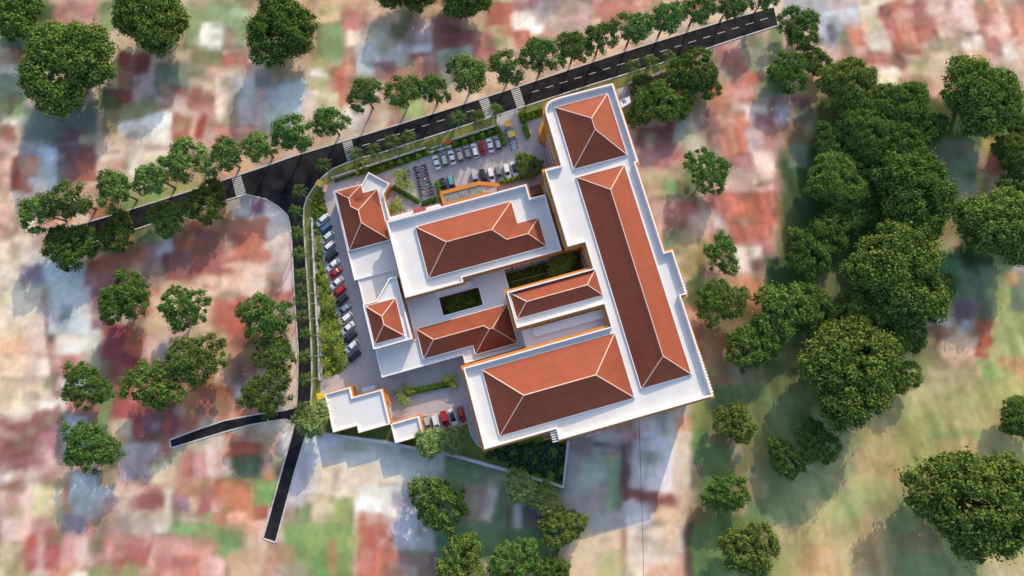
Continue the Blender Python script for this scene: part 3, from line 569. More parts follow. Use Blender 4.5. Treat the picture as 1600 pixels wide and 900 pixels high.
def make_ground():
    xs = np.concatenate([[-4000, -1500, -700, -400, -300], np.arange(-230, -184, 2.0), np.arange(-184, 184.1, 0.75), np.arange(186, 231, 2.0), [300, 400, 700, 1500, 4000]])
    ys = np.concatenate([[-4000, -1500, -600, -300, -200], np.arange(-120, -74, 2.0), np.arange(-74, 130.1, 0.75), np.arange(132, 177, 2.0), [260, 400, 800, 1600, 4000]])
    X, Y = np.meshgrid(xs, ys, indexing='ij')
    # the mosaic was surveyed in photo coordinates of the ground plane
    ct, st = math.cos(TILT), math.sin(TILT)
    d = CH * ct + np.clip(Y, -400, 900) * 0 + 0
    # camera space of (X, Y, 0): rotate back by the tilt
    yc = Y * ct - CH * st
    zc = -(Y * st + CH * ct)
    U = 800 + FPX * X / -zc
    V = 450 - FPX * yc / -zc
    # smeared, irregular patch outlines
    Uw = U + 11 * fbm(X, Y, 3, 14) + 5 * fbm(X, Y, 5, 4)
    Vw = V + 13 * fbm(X, Y, 8, 18) + 7 * fbm(X, Y, 9, 4)
    C = np.zeros(X.shape + (3,))
    base = np.array(lin(TN))
    C[:] = base
    rr = np.random.RandomState(4)
    # beyond the survey the same kind of quarter goes on: loose red roofs, yards and gardens
    pal = [RD, PK, DR, OR, BE, WH, GR, OL, TN, GY, (206, 128, 116), (216, 160, 148)]
    for k in range(900):
        x0, y0 = rr.uniform(-240, 240), rr.uniform(-130, 180)
        hw, hh = rr.uniform(4, 11), rr.uniform(3, 9)
        a = math.radians(rr.choice([-14, -10, 8, 76]) + rr.uniform(-8, 8))
        c = lin(pal[rr.randint(len(pal))])
        m = (np.abs(X - x0) < 18) & (np.abs(Y - y0) < 18)
        dx, dy = X[m] - x0, Y[m] - y0
        p = np.abs(dx * math.cos(a) + dy * math.sin(a)) - hw
        q = np.abs(-dx * math.sin(a) + dy * math.cos(a)) - hh
        dd = np.maximum(p, q)
        k_ = np.clip(0.5 - dd / 2.2, 0, 1)[:, None]
        C[m] = C[m] * (1 - k_) + np.array(c) * k_
    rp = np.random.RandomState(12)
    for ox, oy, z, L in TILES:
        for x0, y0, x1, y1, c, rot in L:
            u0, u1, v0, v1 = ox + x0 / z, ox + x1 / z, oy + y0 / z, oy + y1 / z
            cu, cv, hw, hh = (u0 + u1) / 2, (v0 + v1) / 2, (u1 - u0) / 2, (v1 - v0) / 2
            a = math.radians(rot)
            du, dv = Uw - cu, Vw - cv
            p = np.abs(du * math.cos(a) + dv * math.sin(a)) - hw
            q = np.abs(-du * math.sin(a) + dv * math.cos(a)) - hh
            soft = 5.5 if max(hw, hh) < 60 else 11.0
            dd = np.where((p > 0) & (q > 0), np.hypot(np.maximum(p, 0), np.maximum(q, 0)), np.maximum(p, q))
            k_ = np.clip(0.5 - dd / soft, 0, 1)
            k_ = (k_ * k_ * (3 - 2 * k_))[..., None]
            col = np.array(lin(c))
            big = max(hw, hh) > 110
            if not big:
                # lit and shaded roof slopes painted into the colour; alley or eave line along one side
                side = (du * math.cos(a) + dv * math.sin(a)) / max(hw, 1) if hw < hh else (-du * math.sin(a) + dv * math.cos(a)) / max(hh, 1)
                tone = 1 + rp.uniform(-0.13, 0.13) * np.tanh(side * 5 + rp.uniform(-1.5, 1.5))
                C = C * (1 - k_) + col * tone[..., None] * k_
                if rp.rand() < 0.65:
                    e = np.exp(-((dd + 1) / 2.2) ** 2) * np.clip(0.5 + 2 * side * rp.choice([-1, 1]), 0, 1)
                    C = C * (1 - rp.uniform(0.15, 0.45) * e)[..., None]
            else:
                C = C * (1 - k_) + col * k_
    # rows of narrow roofs and lanes in the built-up quarters
    resid = ((U < 1190) | (V < 150)) & ~((U > 440) & (U < 720) & (V > 660) & (V < 800)) & ~((U > 700) & (U < 1090) & (V > 560)) & ~((U < 85) & (V > 400) & (V < 650)) & ~((U > 1080) & (V > 430))
    for k in range(560):
        x0, y0 = rp.uniform(-184, 184), rp.uniform(-74, 130)
        left = x0 < 40
        hw, hh = rp.uniform(3.5, 9), rp.uniform(0.9, 2.4)
        a = math.radians((rp.choice([82, 90, 76, -14]) if left else rp.choice([-70, -66, 14, -74])) + rp.uniform(-6, 6))
        i0, i1 = np.searchsorted(xs, x0 - 11), np.searchsorted(xs, x0 + 11)
        j0, j1 = np.searchsorted(ys, y0 - 11), np.searchsorted(ys, y0 + 11)
        dx, dy = X[i0:i1, j0:j1] - x0, Y[i0:i1, j0:j1] - y0
        if dx.size == 0:
            continue
        p = np.abs(dx * math.cos(a) + dy * math.sin(a)) - hw
        q = np.abs(-dx * math.sin(a) + dy * math.cos(a)) - hh
        dd = np.maximum(p, q)
        c = lin([(186, 92, 78), (168, 82, 76), (206, 120, 96), (150, 84, 78), (226, 206, 190), (206, 168, 150), (124, 96, 88), (108, 126, 84), (96, 116, 78), (120, 104, 90)][rp.randint(10)])
        k_ = (np.clip(0.5 - dd / 1.2, 0, 1) * rp.uniform(0.2, 0.5))[..., None] * resid[i0:i1, j0:j1][..., None]
        C[i0:i1, j0:j1] = C[i0:i1, j0:j1] * (1 - k_) + np.array(c) * k_
    # small irregular blocks: sheds, steps, trees and walls too blurred to tell
    gx0, gy0 = X.min(), Y.min()
    for k in range(5200):
        x0, y0 = rp.uniform(-184, 184), rp.uniform(-74, 130)
        hw, hh = rp.uniform(0.7, 4.2), rp.uniform(0.5, 2.6)
        a = math.radians(rp.choice([-14, -8, 5, 78, 88, 96]) + rp.uniform(-10, 10))
        i0, i1 = np.searchsorted(xs, x0 - 6), np.searchsorted(xs, x0 + 6)
        j0, j1 = np.searchsorted(ys, y0 - 6), np.searchsorted(ys, y0 + 6)
        dx, dy = X[i0:i1, j0:j1] - x0, Y[i0:i1, j0:j1] - y0
        if dx.size == 0:
            continue
        p = np.abs(dx * math.cos(a) + dy * math.sin(a)) - hw
        q = np.abs(-dx * math.sin(a) + dy * math.cos(a)) - hh
        dd = np.maximum(p, q)
        k_ = (np.clip(0.5 - dd / 1.1, 0, 1) * rp.uniform(0.15, 0.6))[..., None]
        sub = C[i0:i1, j0:j1]
        loc_c = sub[sub.shape[0] // 2, sub.shape[1] // 2].copy()
        green = loc_c[1] > loc_c[0] * 0.92
        t = rp.rand()
        if green:
            cc = loc_c * rp.uniform(0.55, 1.35) * np.array([rp.uniform(0.9, 1.15), 1, rp.uniform(0.85, 1.05)])
        elif t < 0.16:
            cc = np.array(lin([(112, 130, 84), (150, 152, 100), (134, 116, 92), (96, 112, 78)][rp.randint(4)]))
        elif t < 0.3:
            cc = loc_c * 0.4 + 0.6 * np.array(lin([(238, 230, 222), (226, 206, 190), (214, 196, 190)][rp.randint(3)]))
        else:
            cc = loc_c * rp.uniform(0.62, 1.2) * np.array([1, rp.uniform(0.85, 1.1), rp.uniform(0.85, 1.15)])
        C[i0:i1, j0:j1] = sub * (1 - k_) + np.minimum(cc, 0.8) * k_
    # the survey is out of focus: soften it, thin the colours
    core = C[5:-5, 5:-5]
    for _ in range(1):
        q = np.pad(core, ((1, 1), (1, 1), (0, 0)), 'edge')
        core = (q[:-2, 1:-1] + q[2:, 1:-1] + q[1:-1, :-2] + q[1:-1, 2:] + 2 * q[1:-1, 1:-1]) / 6
    C[5:-5, 5:-5] = core
    g_ = (C @ np.array([0.3, 0.55, 0.15]))[..., None]
    red = np.clip((C[..., 0:1] / np.maximum(C[..., 1:2], 1e-3) - 1.25) / 1.2, 0, 1)
    C = g_ + (C - g_) * (0.76 - 0.02 * red)
    C = C * (1 - 0.08 * red)
    # the meadow and the floor of the wood are grass right through
    mead = (np.clip((U - 1150) / 70, 0, 1) * np.clip((V - 560) / 60, 0, 1))[..., None] * 0.5
    C = C * (1 - mead) + np.array(lin((166, 165, 116))) * mead
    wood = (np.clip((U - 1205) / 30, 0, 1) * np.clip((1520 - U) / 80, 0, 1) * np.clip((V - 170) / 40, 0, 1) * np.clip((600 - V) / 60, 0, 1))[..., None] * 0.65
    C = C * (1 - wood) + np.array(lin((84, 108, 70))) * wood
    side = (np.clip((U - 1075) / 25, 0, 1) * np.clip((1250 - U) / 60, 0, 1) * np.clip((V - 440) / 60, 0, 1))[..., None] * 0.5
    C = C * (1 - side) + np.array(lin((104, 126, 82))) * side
    # long wind-blown streaks in the grass
    ga = (np.clip((U - 1060) / 60, 0, 1) * np.clip((V - 180) / 100, 0, 1))[..., None]
    st_ = (fbm(X + 0.25 * Y, Y * 0.22, 51, 2.6, 3) * 0.75 + fbm(X, Y, 57, 12, 2) * 0.5)[..., None]
    C = C * (1 + ga * st_ * np.array([0.95, 0.8, 0.9]))
    # soft colour unevenness of the surfaces themselves
    n1 = fbm(X, Y, 21, 9, 4)
    n2 = fbm(X, Y * 0.8, 31, 4.5, 4)
    n3 = fbm(X, Y, 41, 22, 3)
    lum = 1 + 0.2 * n1 + 0.22 * n2
    C = C * lum[..., None]
    C[..., 0] *= 1 + 0.16 * n3
    C[..., 1] *= 1 - 0.10 * n3
    C[..., 2] *= 1 - 0.22 * n3
    C = 0.52 * (np.maximum(C, 1e-4) / 0.52) ** 1.1
    C = np.clip(C * np.array([0.97, 0.925, 0.84]), 0.004, 0.85)
    nx, ny = X.shape
    co = np.stack([X, Y, np.zeros_like(X)], -1).reshape(-1, 3).astype(np.float32)
    i, j = np.meshgrid(np.arange(nx - 1), np.arange(ny - 1), indexing='ij')
    a = (i * ny + j).ravel()
    F = np.stack([a, a + ny, a + ny + 1, a + 1], 1).astype(np.int32)
    me = bpy.data.meshes.new('ground')
    me.vertices.add(len(co))
    me.vertices.foreach_set('co', co.ravel())
    me.loops.add(F.size)
    me.loops.foreach_set('vertex_index', F.ravel())
    me.polygons.add(len(F))
    me.polygons.foreach_set('loop_start', np.arange(0, F.size, 4, dtype=np.int32))
    me.polygons.foreach_set('loop_total', np.full(len(F), 4, dtype=np.int32))
    me.update()
    ca = me.color_attributes.new('soil_colour', 'FLOAT_COLOR', 'POINT')
    rgba = np.ones((len(co), 4), np.float32)
    rgba[:, :3] = C.reshape(-1, 3)
    ca.data.foreach_set('color', rgba.ravel())
    m = bpy.data.materials.new('ground_mosaic')
    m.use_nodes = True
    n = m.node_tree
    b = n.nodes['Principled BSDF']
    b.inputs['Roughness'].default_value = 0.95
    b.inputs['Specular IOR Level'].default_value = 0.05
    at = n.nodes.new('ShaderNodeAttribute')
    at.attribute_name = 'soil_colour'
    tc = n.nodes.new('ShaderNodeTexCoord')
    mp = n.nodes.new('ShaderNodeMapping')
    mp.inputs['Scale'].default_value = (1.0, 0.8, 1)
    no = n.nodes.new('ShaderNodeTexNoise')
    no.inputs['Scale'].default_value = 0.5
    no.inputs['Detail'].default_value = 5
    n.links.new(tc.outputs['Object'], mp.inputs[0])
    n.links.new(mp.outputs[0], no.inputs['Vector'])
    mr = n.nodes.new('ShaderNodeMapRange')
    mr.inputs[1].default_value = 0.25
    mr.inputs[2].default_value = 0.75
    mr.inputs[3].default_value = 0.86
    mr.inputs[4].default_value = 1.12
    n.links.new(no.outputs['Fac'], mr.inputs[0])
    vm = n.nodes.new('ShaderNodeVectorMath')
    vm.operation = 'SCALE'
    n.links.new(at.outputs['Color'], vm.inputs[0])
    n.links.new(mr.outputs[0], vm.inputs['Scale'])
    n.links.new(vm.outputs[0], b.inputs['Base Color'])
    me.materials.append(m)
    o = bpy.data.objects.new('ground', me)
    COL.objects.link(o)
    tag(o, kind='structure')


make_ground()

# ---------------------------------------------------------------- roads, verges, paving, markings


def sheet(name, W, z, m, kind='structure', label=None, cat=None):
    o = MB().flat(W, z).build(name, m)
    tag(o, label, cat, kind=kind)
    return o


def PL(pts, h=0.0):
    return [P(u, v, h) for u, v in pts]


def ccw(W):
    n = len(W)
    ar = sum(W[i][0] * W[(i + 1) % n][1] - W[(i + 1) % n][0] * W[i][1] for i in range(n))
    return W if ar > 0 else list(reversed(W))


N_EDGE = [(80, 364), (114, 354), (192, 331), (300, 297.5), (362, 277), (400, 264.5), (462, 243), (549, 217), (660, 183), (747, 155.5), (797, 139.5), (880, 112), (975, 81), (1062, 54), (1140, 30), (1209, 11)]
S_EDGE_E = [(1215, 40), (1140, 64), (1090, 81), (997, 110), (910, 137), (821, 166), (758, 186), (700, 205), (650, 221), (592, 240), (566, 246), (546, 253), (520, 264), (505, 276), (494, 288), (486, 299), (479, 311), (475, 325), (474.5, 346), (477, 390), (481, 446), (483, 476), (487, 552), (487.5, 600), (486, 631)]
S_SIDE = [(486, 631), (482, 660), (477.5, 681), (460, 740), (445, 795), (431, 847.5)]
W_SIDE = [(411, 841), (428, 780), (444, 722), (455.5, 682), (460, 663), (446.7, 655), (420, 658.7), (390, 664), (350, 675), (267.5, 700)]
W_BR = [(265, 687.5), (300, 674), (350, 657), (400, 647.5), (420, 645), (445, 641), (463.5, 636)]
W_UP = [(465, 600), (466, 550), (463, 504), (459, 444), (457, 400), (454.5, 360), (450, 338), (442, 329), (432, 321), (415, 311), (385, 304), (367, 309), (300, 329), (207, 360), (140, 381), (82, 397)]
road = ccw(PL(N_EDGE + S_EDGE_E + S_SIDE[1:] + W_SIDE + W_BR + W_UP))
sheet('road', road, 0.05, M['road'])
for pts in (N_EDGE, S_EDGE_E + S_SIDE[1:], W_SIDE, W_BR + W_UP, [(431, 847.5), (411, 841)], [(267.5, 700), (265, 687.5)]):
    k = MB().strip(PL(pts), 0.42, 0.0, 0.15).build('kerb', M['kerb'])
    tag(k, kind='structure')

# verge on the site side, site paving, gardens, lawns
WALL_N = [(521.6, 280), (548, 271.5), (575.6, 262.5), (620, 248.5), (666, 233.5)]
WALL_N2 = [(708, 221), (740, 210.5), (775, 199.5)]
verge = [(546, 253.8), (566, 246.8), (592, 240.8), (650, 222), (700, 206), (758, 187), (776, 181.5), (778, 200), (741, 211), (666, 234), (576, 263), (522, 281), (506, 291), (497, 308), (490.5, 344), (491, 370), (494, 440), (498, 508), (500, 540), (501.5, 594), (500, 618), (495, 632), (487, 631), (488.3, 600), (487.8, 552), (484, 476), (482, 446), (478, 390), (475.4, 346), (476, 325), (480, 311), (487, 299), (495, 288), (506, 276), (521, 264.5)]
sheet('verge', ccw(PL(verge)), 0.03, M['verge'])
verge_e = [(809, 170.5), (821, 167), (910, 137.8), (997, 111), (1050, 94), (1052, 100), (1000, 126), (962, 140), (880, 166), (862, 178), (822, 190), (812, 193)]
sheet('verge', ccw(PL(verge_e)), 0.03, M['verge'])
site = [(522, 281), (576, 263), (666, 234), (741, 211), (776, 200.5), (776, 181.5), (792, 176), (808, 170.5), (812, 193), (822, 190), (862, 178), (962, 140), (982, 134), (988, 158), (972, 170), (985, 240), (1025, 420), (1050, 560), (1060, 590), (980, 610), (870, 660), (760, 690), (745, 694), (737, 680), (732, 661), (691, 671), (655, 685), (615, 690), (560, 676), (522, 672), (511, 640), (501, 622), (502, 592), (536, 583), (543, 574), (530, 506), (516, 446), (504, 392), (498, 360), (506, 330), (503, 312), (508, 300)]
sheet('paving', ccw(PL(site)), 0.06, M['pave'])
garden = [(497, 308), (506, 300), (503, 312), (508, 330), (499, 362), (504, 392), (510, 428), (516, 446), (523, 478), (530, 506), (538, 540), (543, 574), (536, 583), (502, 592), (500, 540), (498, 508), (494, 440), (491, 370), (490.5, 344)]
sheet('planting_bed', ccw(PL(garden)), 0.075, M['grass'])
lawn = [(498, 628), (511, 640), (524, 660), (600, 645), (612, 668), (622, 690), (655, 681), (691, 671), (732, 661), (737, 680), (746, 695), (757, 700), (870, 672), (888, 668), (887, 690), (879, 757), (800, 735), (692, 705), (652, 699), (604, 689), (510, 676), (500, 660), (498, 635)]
sheet('lawn', ccw(PL(lawn)), 0.068, M['grass'])
sheet('planting_bed', ccw(PL([(576, 263), (666, 234), (741, 211), (776, 200.5), (788, 226), (779, 208), (741, 220), (690, 236), (600, 269), (572, 281)])), 0.072, M['grass'])
sheet('footpath', ccw(PL([(491.5, 344), (494.5, 344), (495, 370), (498, 440), (501.5, 508), (503.5, 540), (505, 592), (501.8, 594), (500, 540), (498, 508), (494, 440), (491.3, 370)])), 0.083, M['wallgrey'])

# crossings and dashes
cw = [((361.5, 276.8), (376, 272.2), (385, 303.5), (369.5, 308)), ((534.5, 221), (549, 216.7), (556, 244), (543, 252)), ((747.5, 155), (762, 150.5), (773, 180.5), (758.5, 185)), ((797.5, 139), (811, 134.5), (820.5, 165.5), (808, 169.5))]
for a, b, c, d in cw:
    A, B, C_, D = (Vector(P(*q)) for q in (a, b, c, d))
    mb = MB()
    n = 11
    for i in range(n):
        t0, t1 = (i + 0.12) / n, (i + 0.74) / n
        q = [A.lerp(D, t0), B.lerp(C_, t0), B.lerp(C_, t1), A.lerp(D, t1)]
        mb.flat(ccw([tuple(v) for v in q]), 0.058)
    tag(mb.build('crossing_marking', M['paint']), kind='structure')
mb = MB()


def dash(u, v):
    c = Vector(P(u, v))
    d = Vector((math.cos(math.radians(17.0)), math.sin(math.radians(17.0))))
    nn = Vector((-d.y, d.x))
    q = [c - d * 1.35 - nn * 0.1, c + d * 1.35 - nn * 0.1, c + d * 1.35 + nn * 0.1, c - d * 1.35 + nn * 0.1]
    mb.flat([tuple(v) for v in q], 0.058)


for i in range(8):
    dash(572 + i * 23.3, 226 - i * 7.5)
for i in range(17):
    dash(836 + i * 22.35, 142.8 - i * 7.05)
tag(mb.build('centre_line_marking', M['paint']), kind='structure')


def line_mark(name, segs, wd=0.14, z=0.068):
    mb = MB()
    for a, b in segs:
        A, B = Vector(P(*a)), Vector(P(*b))
        d = (B - A).normalized()
        nn = Vector((-d.y, d.x)) * wd / 2
        mb.flat(ccw([tuple(A - nn), tuple(B - nn), tuple(B + nn), tuple(A + nn)]), z)
    tag(mb.build(name, M['paint']), kind='structure')


segs = []
for i in range(19):
    u = 638 + i * 4.45
    v = 622 - i * 1.28
    segs.append(((u, v), (u + 3.0, v + 11.5)))
line_mark('bay_marking', segs, 0.13)
line_mark('bay_marking', [((554, 567), (528, 608)), ((522, 602), (516, 614)), ((611, 262), (596, 292)), ((603, 264), (592, 282)), ((641, 320), (636, 336)), ((652, 318), (646, 333))], 0.2)
line_mark('bay_marking', [((676 + i * 11.9, 259 - i * 3.9), (682 + i * 11.9, 280 - i * 3.9)) for i in range(10)] + [((505 + i * 3.3, 352 + i * 14.2), (520 + i * 3.3, 340 + i * 14.2)) for i in range(16)], 0.12)
k = MB().strip(PL([(727, 632), (732, 661), (734, 671), (738, 682), (746, 694), (756, 701)]), 0.5, 0.0, 0.3).build('kerb', M['kerb'])
tag(k, kind='structure')
k = MB().strip(PL([(655, 685), (691, 671), (732, 661)]), 0.35, 0.0, 0.16).build('kerb', M['kerb'])
tag(k, kind='structure')
k = MB().strip(PL([(499.5, 362), (504, 392), (510, 428), (516, 446), (523, 478), (530, 506), (538, 540), (543, 574), (536, 583)]), 0.25, 0.0, 0.16).build('kerb', M['kerb'])
tag(k, kind='structure')


k = MB().strip(PL([(998, 650), (1000, 700), (1004, 830), (1006, 905)]), 0.11, 0.0, 0.02).build('map_seam', M['seam_brown'])  # thin dark strip added to mark the tile seam of the aerial map
tag(k, kind='structure')


# boundary walls
def fence(name, pts, wd, h, label, posts=0):
    e = empty(name, P(*pts[0]))
    W = [(x - e.location.x, y - e.location.y) for x, y in PL(pts, 0)]
    MB().strip(W, wd, 0, h).build('wall_panel', M['wallgrey'], e)
    MB().strip(W, wd + 0.14, h, h + 0.12).build('coping', M['kerb'], e)
    if posts:
        acc = 0
        last = Vector(W[0])
        for i in range(len(W) - 1):
            A, B = Vector(W[i]), Vector(W[i + 1])
            L = (B - A).length
            k = 0.0
            while k < L:
                c = A.lerp(B, k / L)
                MB().box(c.x - wd * 0.8, c.y - wd * 0.8, 0, c.x + wd * 0.8, c.y + wd * 0.8, h + 0.35).build('pier', M['kerb'], e)
                k += posts
    tag(e, label, 'wall')
    return e


fence('boundary_wall', WALL_N, 0.3, 1.5, 'low pale wall between the roadside palms and the motorcycle parking', 6)
fence('boundary_wall', WALL_N2, 0.3, 1.5, 'low pale wall behind the row of nine parked cars', 6)
fence('boundary_wall', [(490, 344), (491, 370), (494, 440), (498, 508), (500, 540), (501.6, 594)], 0.3, 1.4, 'long pale wall between the side road palms and the yellow-green planting bed', 7)
fence('boundary_wall', [(510, 676.5), (604, 689), (652, 699), (692, 705), (800, 735), (879, 758.5), (887, 687)], 0.7, 1.8, 'grey wall closing the dark triangular lawn below the buildings')
fence('boundary_wall', [(980, 134), (998, 128)], 0.3, 1.4, 'short pale wall piece behind the trees beside the rounded building', 0)
fence('boundary_wall', [(1015, 124), (1044, 113.5)], 0.3, 1.4, 'pale wall piece between two palms above the dense trees', 0)
fence('boundary_wall', [(508, 615), (504, 640)], 0.35, 1.2, 'short orange-topped wall beside the yellow gate booth at the flat white building')

# ---------------------------------------------------------------- buildings
def windows(root, W, floors, top, skip=0, mb_name='window'):
    """bands of glazing: one window per bay group on every storey"""
    n = len(W)
    cnt = 0
    for i in range(n):
        A, B = Vector(W[i]), Vector(W[(i + 1) % n])
        L = (B - A).length
        if L < 4.5:
            continue
        d = (B - A) / L
        nn = Vector((d.y, -d.x))
        ng = max(1, int(round(L / 14)))
        for fl in floors:
            for g in range(ng):
                if cnt >= 96:
                    return
                t0 = 1.0 + (L - 2.0) * g / ng + 0.5
                t1 = 1.0 + (L - 2.0) * (g + 1) / ng - 0.5
                if t1 - t0 < 1.5:
                    continue
                m4 = Matrix(((d.x, nn.x, 0, A.x), (d.y, nn.y, 0, A.y), (0, 0, 1, 0), (0, 0, 0, 1)))
                mb = MB().box(t0, -0.02, fl, t1, 0.06, fl + 1.5, m4)
                f = mb.build(mb_name, M['glass'], root)
                fr = MB()
                k = max(1, int((t1 - t0) / 1.6))
                for q in range(k + 1):
                    x = t0 + (t1 - t0) * q / k
                    fr.box(x - 0.06, -0.03, fl - 0.02, x + 0.06, 0.13, fl + 1.52, m4)
                fr.box(t0 - 0.1, -0.03, fl - 0.14, t1 + 0.1, 0.25, fl - 0.03, m4)
                fr.build('frame', M['parapet'], f)
                cnt += 1


def block(root, W, top, para=1.3, ledge=0.9, holes=(), wall='orange', lz=(1.1, 2.2), thick=0.35, base=0.0, win=True, floor_h=4.0, deckm='deck', roof_name='roof_deck'):
    mb = MB().walls(W, base, top)
    mb.build('wall', M[wall], root)
    Wi = offset(W, -thick)
    pb = MB()
    pb.ring(W, Wi, top + 0.002)
    pb.walls(Wi, top - para - 0.1, top + 0.002, inward=True)
    pb.walls(offset(W, 0.03), top - 0.9, top + 0.002)
    pb.ring(offset(W, 0.03), W, top + 0.002)
    pb.build('parapet', M['parapet'], root)
    MB().flat(Wi, top - para, holes=holes).build(roof_name, M[deckm], root)
    if ledge:
        MB().band(W, 0.0, ledge, top - lz[1], top - lz[0]).build('cornice', M['orange'], root)
    if win:
        fl = []
        z = 1.3
        while z + 1.8 < top - lz[1]:
            fl.append(z)
            z += floor_h
        windows(root, W, fl, top)


def hip(root, c4, z, pitch=0.56, h_ref=None, name='hip_roof', over=0.0, trim=True):
    """hip roof over the rectangle seen at c4 (photo corners, any order) with eaves at z"""
    L = [loc(P(u, v, z)) for u, v in c4]
    ps = sorted(p[0] for p in L)
    qs = sorted(p[1] for p in L)
    p0, p1 = (ps[0] + ps[1]) / 2 - over, (ps[2] + ps[3]) / 2 + over
    q0, q1 = (qs[0] + qs[1]) / 2 - over, (qs[2] + qs[3]) / 2 + over
    return hip_rect(root, p0, q0, p1, q1, z, pitch, name, trim)


def hip_rect(root, p0, q0, p1, q1, z, pitch=0.56, name='hip_roof', trim=True):
    w_, d_ = p1 - p0, q1 - q0
    if w_ >= d_:
        hz = d_ / 2 * pitch
        r0, r1 = (p0 + d_ / 2, (q0 + q1) / 2), (p1 - d_ / 2, (q0 + q1) / 2)
    else:
        hz = w_ / 2 * pitch
        r0, r1 = ((p0 + p1) / 2, q0 + w_ / 2), ((p0 + p1) / 2, q1 - w_ / 2)
    zt = z + hz
    C = [(p0, q0), (p1, q0), (p1, q1), (p0, q1)]
    g = [(*glo(c), z + 0.04) for c in C]
    t0, t1 = (*glo(r0), zt), (*glo(r1), zt)
    vs = g + [t0, t1]
    if w_ >= d_:
        fs = [(0, 1, 5, 4), (2, 3, 4, 5), (1, 2, 5), (3, 0, 4)]
        hp = [(0, 4), (3, 4), (1, 5), (2, 5), (4, 5)]
    else:
        fs = [(0, 1, 4), (1, 2, 5, 4), (2, 3, 5), (3, 0, 4, 5)]
        hp = [(0, 4), (1, 4), (2, 5), (3, 5), (4, 5)]
    o = MB().add(vs, fs).build(name, M['tile'], root)
    cb = MB()
    for a, b in hp:
        A, B = Vector(vs[a]), Vector(vs[b])
        if (B - A).length < 0.3:
            continue
        cb.tube([A + Vector((0, 0, 0.02)), B + Vector((0, 0, 0.02))], [0.15, 0.15], 6)
    cb.build('ridge_cap', M['cap'], o)
    if trim:
        W = [glo(c) for c in C]
        tb = MB().band(W, -0.12, 0.16, z - 0.3, z + 0.08)
        tb.flat(offset(W, -0.1), z - 0.25, down=True)
        tb.build('eave_trim', M['eave'], o)
        MB().walls(offset(W, -0.5), z - 1.6, z - 0.25).build('roof_base', M['eave'], o)
    return o


def lroof(root, P_, Q_, z, mp, pitch=0.56):
    """L-shaped hip roof: body [p0,p1]x[q0,q1], lower arm [p1,p2]x[q0,q3]; mp maps (p, q) to the building grid"""
    p0, p1, p2 = P_
    q0, q3, q1 = Q_
    d1, d2 = (q1 - q0) / 2, (q3 - q0) / 2
    h1, h2 = d1 * pitch, d2 * pitch
    V = {'A': (p0, q0, 0), 'B': (p2, q0, 0), 'C': (p2, q3, 0), 'D': (p1, q3, 0), 'E': (p1, q1, 0), 'F': (p0, q1, 0),
         'a': (p0 + d1, q0 + d1, h1), 'b': (p1 - d1, q0 + d1, h1), 'j': (p1 - d2, q0 + d2, h2), 'k': (p2 - d2, q0 + d2, h2)}
    ks = list(V)
    vs = [(*glo(mp(V[k][0], V[k][1])), z + 0.04 + V[k][2]) for k in ks]
    fs = [tuple(ks.index(c) for c in f) for f in ('ABkjba', 'AaF', 'FabE', 'EbjD', 'DjkC', 'CkB')]
    a, b, c = (Vector(vs[i]) for i in fs[1])
    if (b - a).cross(c - a).z < 0:
        fs = [tuple(reversed(f)) for f in fs]
    a, b, c = (Vector(vs[i]) for i in fs[0][:3])
    if (b - a).cross(c - a).z < 0:
        fs[0] = tuple(reversed(fs[0]))
    o = MB().add(vs, fs).build('hip_roof', M['tile'], root)
    bm = bmesh.new()
    bm.from_mesh(o.data)
    for f in bm.faces:
        f.normal_update()
        if f.normal.z < 0:
            f.normal_flip()
    bm.to_mesh(o.data)
    bm.free()
    cb = MB()
    for s in ('Aa', 'Fa', 'ab', 'Eb', 'bj', 'jk', 'Ck', 'Bk'):
        A, B = Vector(vs[ks.index(s[0])]), Vector(vs[ks.index(s[1])])
        if (B - A).length > 0.3:
            cb.tube([A + Vector((0, 0, 0.02)), B + Vector((0, 0, 0.02))], [0.15, 0.15], 6)
    cb.build('ridge_cap', M['cap'], o)
    W = ccw([v[:2] for v in vs[:6]])
    tb = MB().band(W, -0.12, 0.16, z - 0.3, z + 0.08)
    tb.build('eave_trim', M['eave'], o)
    MB().walls(offset(W, -0.5), z - 1.6, z - 0.05).build('roof_base', M['eave'], o)
    return o


def ext(pts, z):
    L = [loc(P(u, v, z)) for u, v in pts]
    ps, qs = sorted(p[0] for p in L), sorted(p[1] for p in L)
    n = len(L) // 2
    return sum(ps[:n]) / n, sum(ps[n:]) / n, sum(qs[:n]) / n, sum(qs[n:]) / n


def fins(root, a, b, z0, z1, step=0.8, out=0.5, name='facade_fin', n_max=40, m='parapet'):
    """upright fins along a facade between the photo points a, b (at level z1)"""
    A, B = Vector(P(*a, z1)), Vector(P(*b, z1))
    L = (B - A).length
    d = (B - A) / L
    nn = Vector((d.y, -d.x))
    m4 = Matrix(((d.x, nn.x, 0, A.x), (d.y, nn.y, 0, A.y), (0, 0, 1, 0), (0, 0, 0, 1)))
    n = min(n_max, int(L / step))
    for i in range(n):
        t = L * (i + 0.5) / n
        MB().box(t - 0.14, -0.05, z0, t + 0.14, out, z1, m4).build(name, M[m], root)


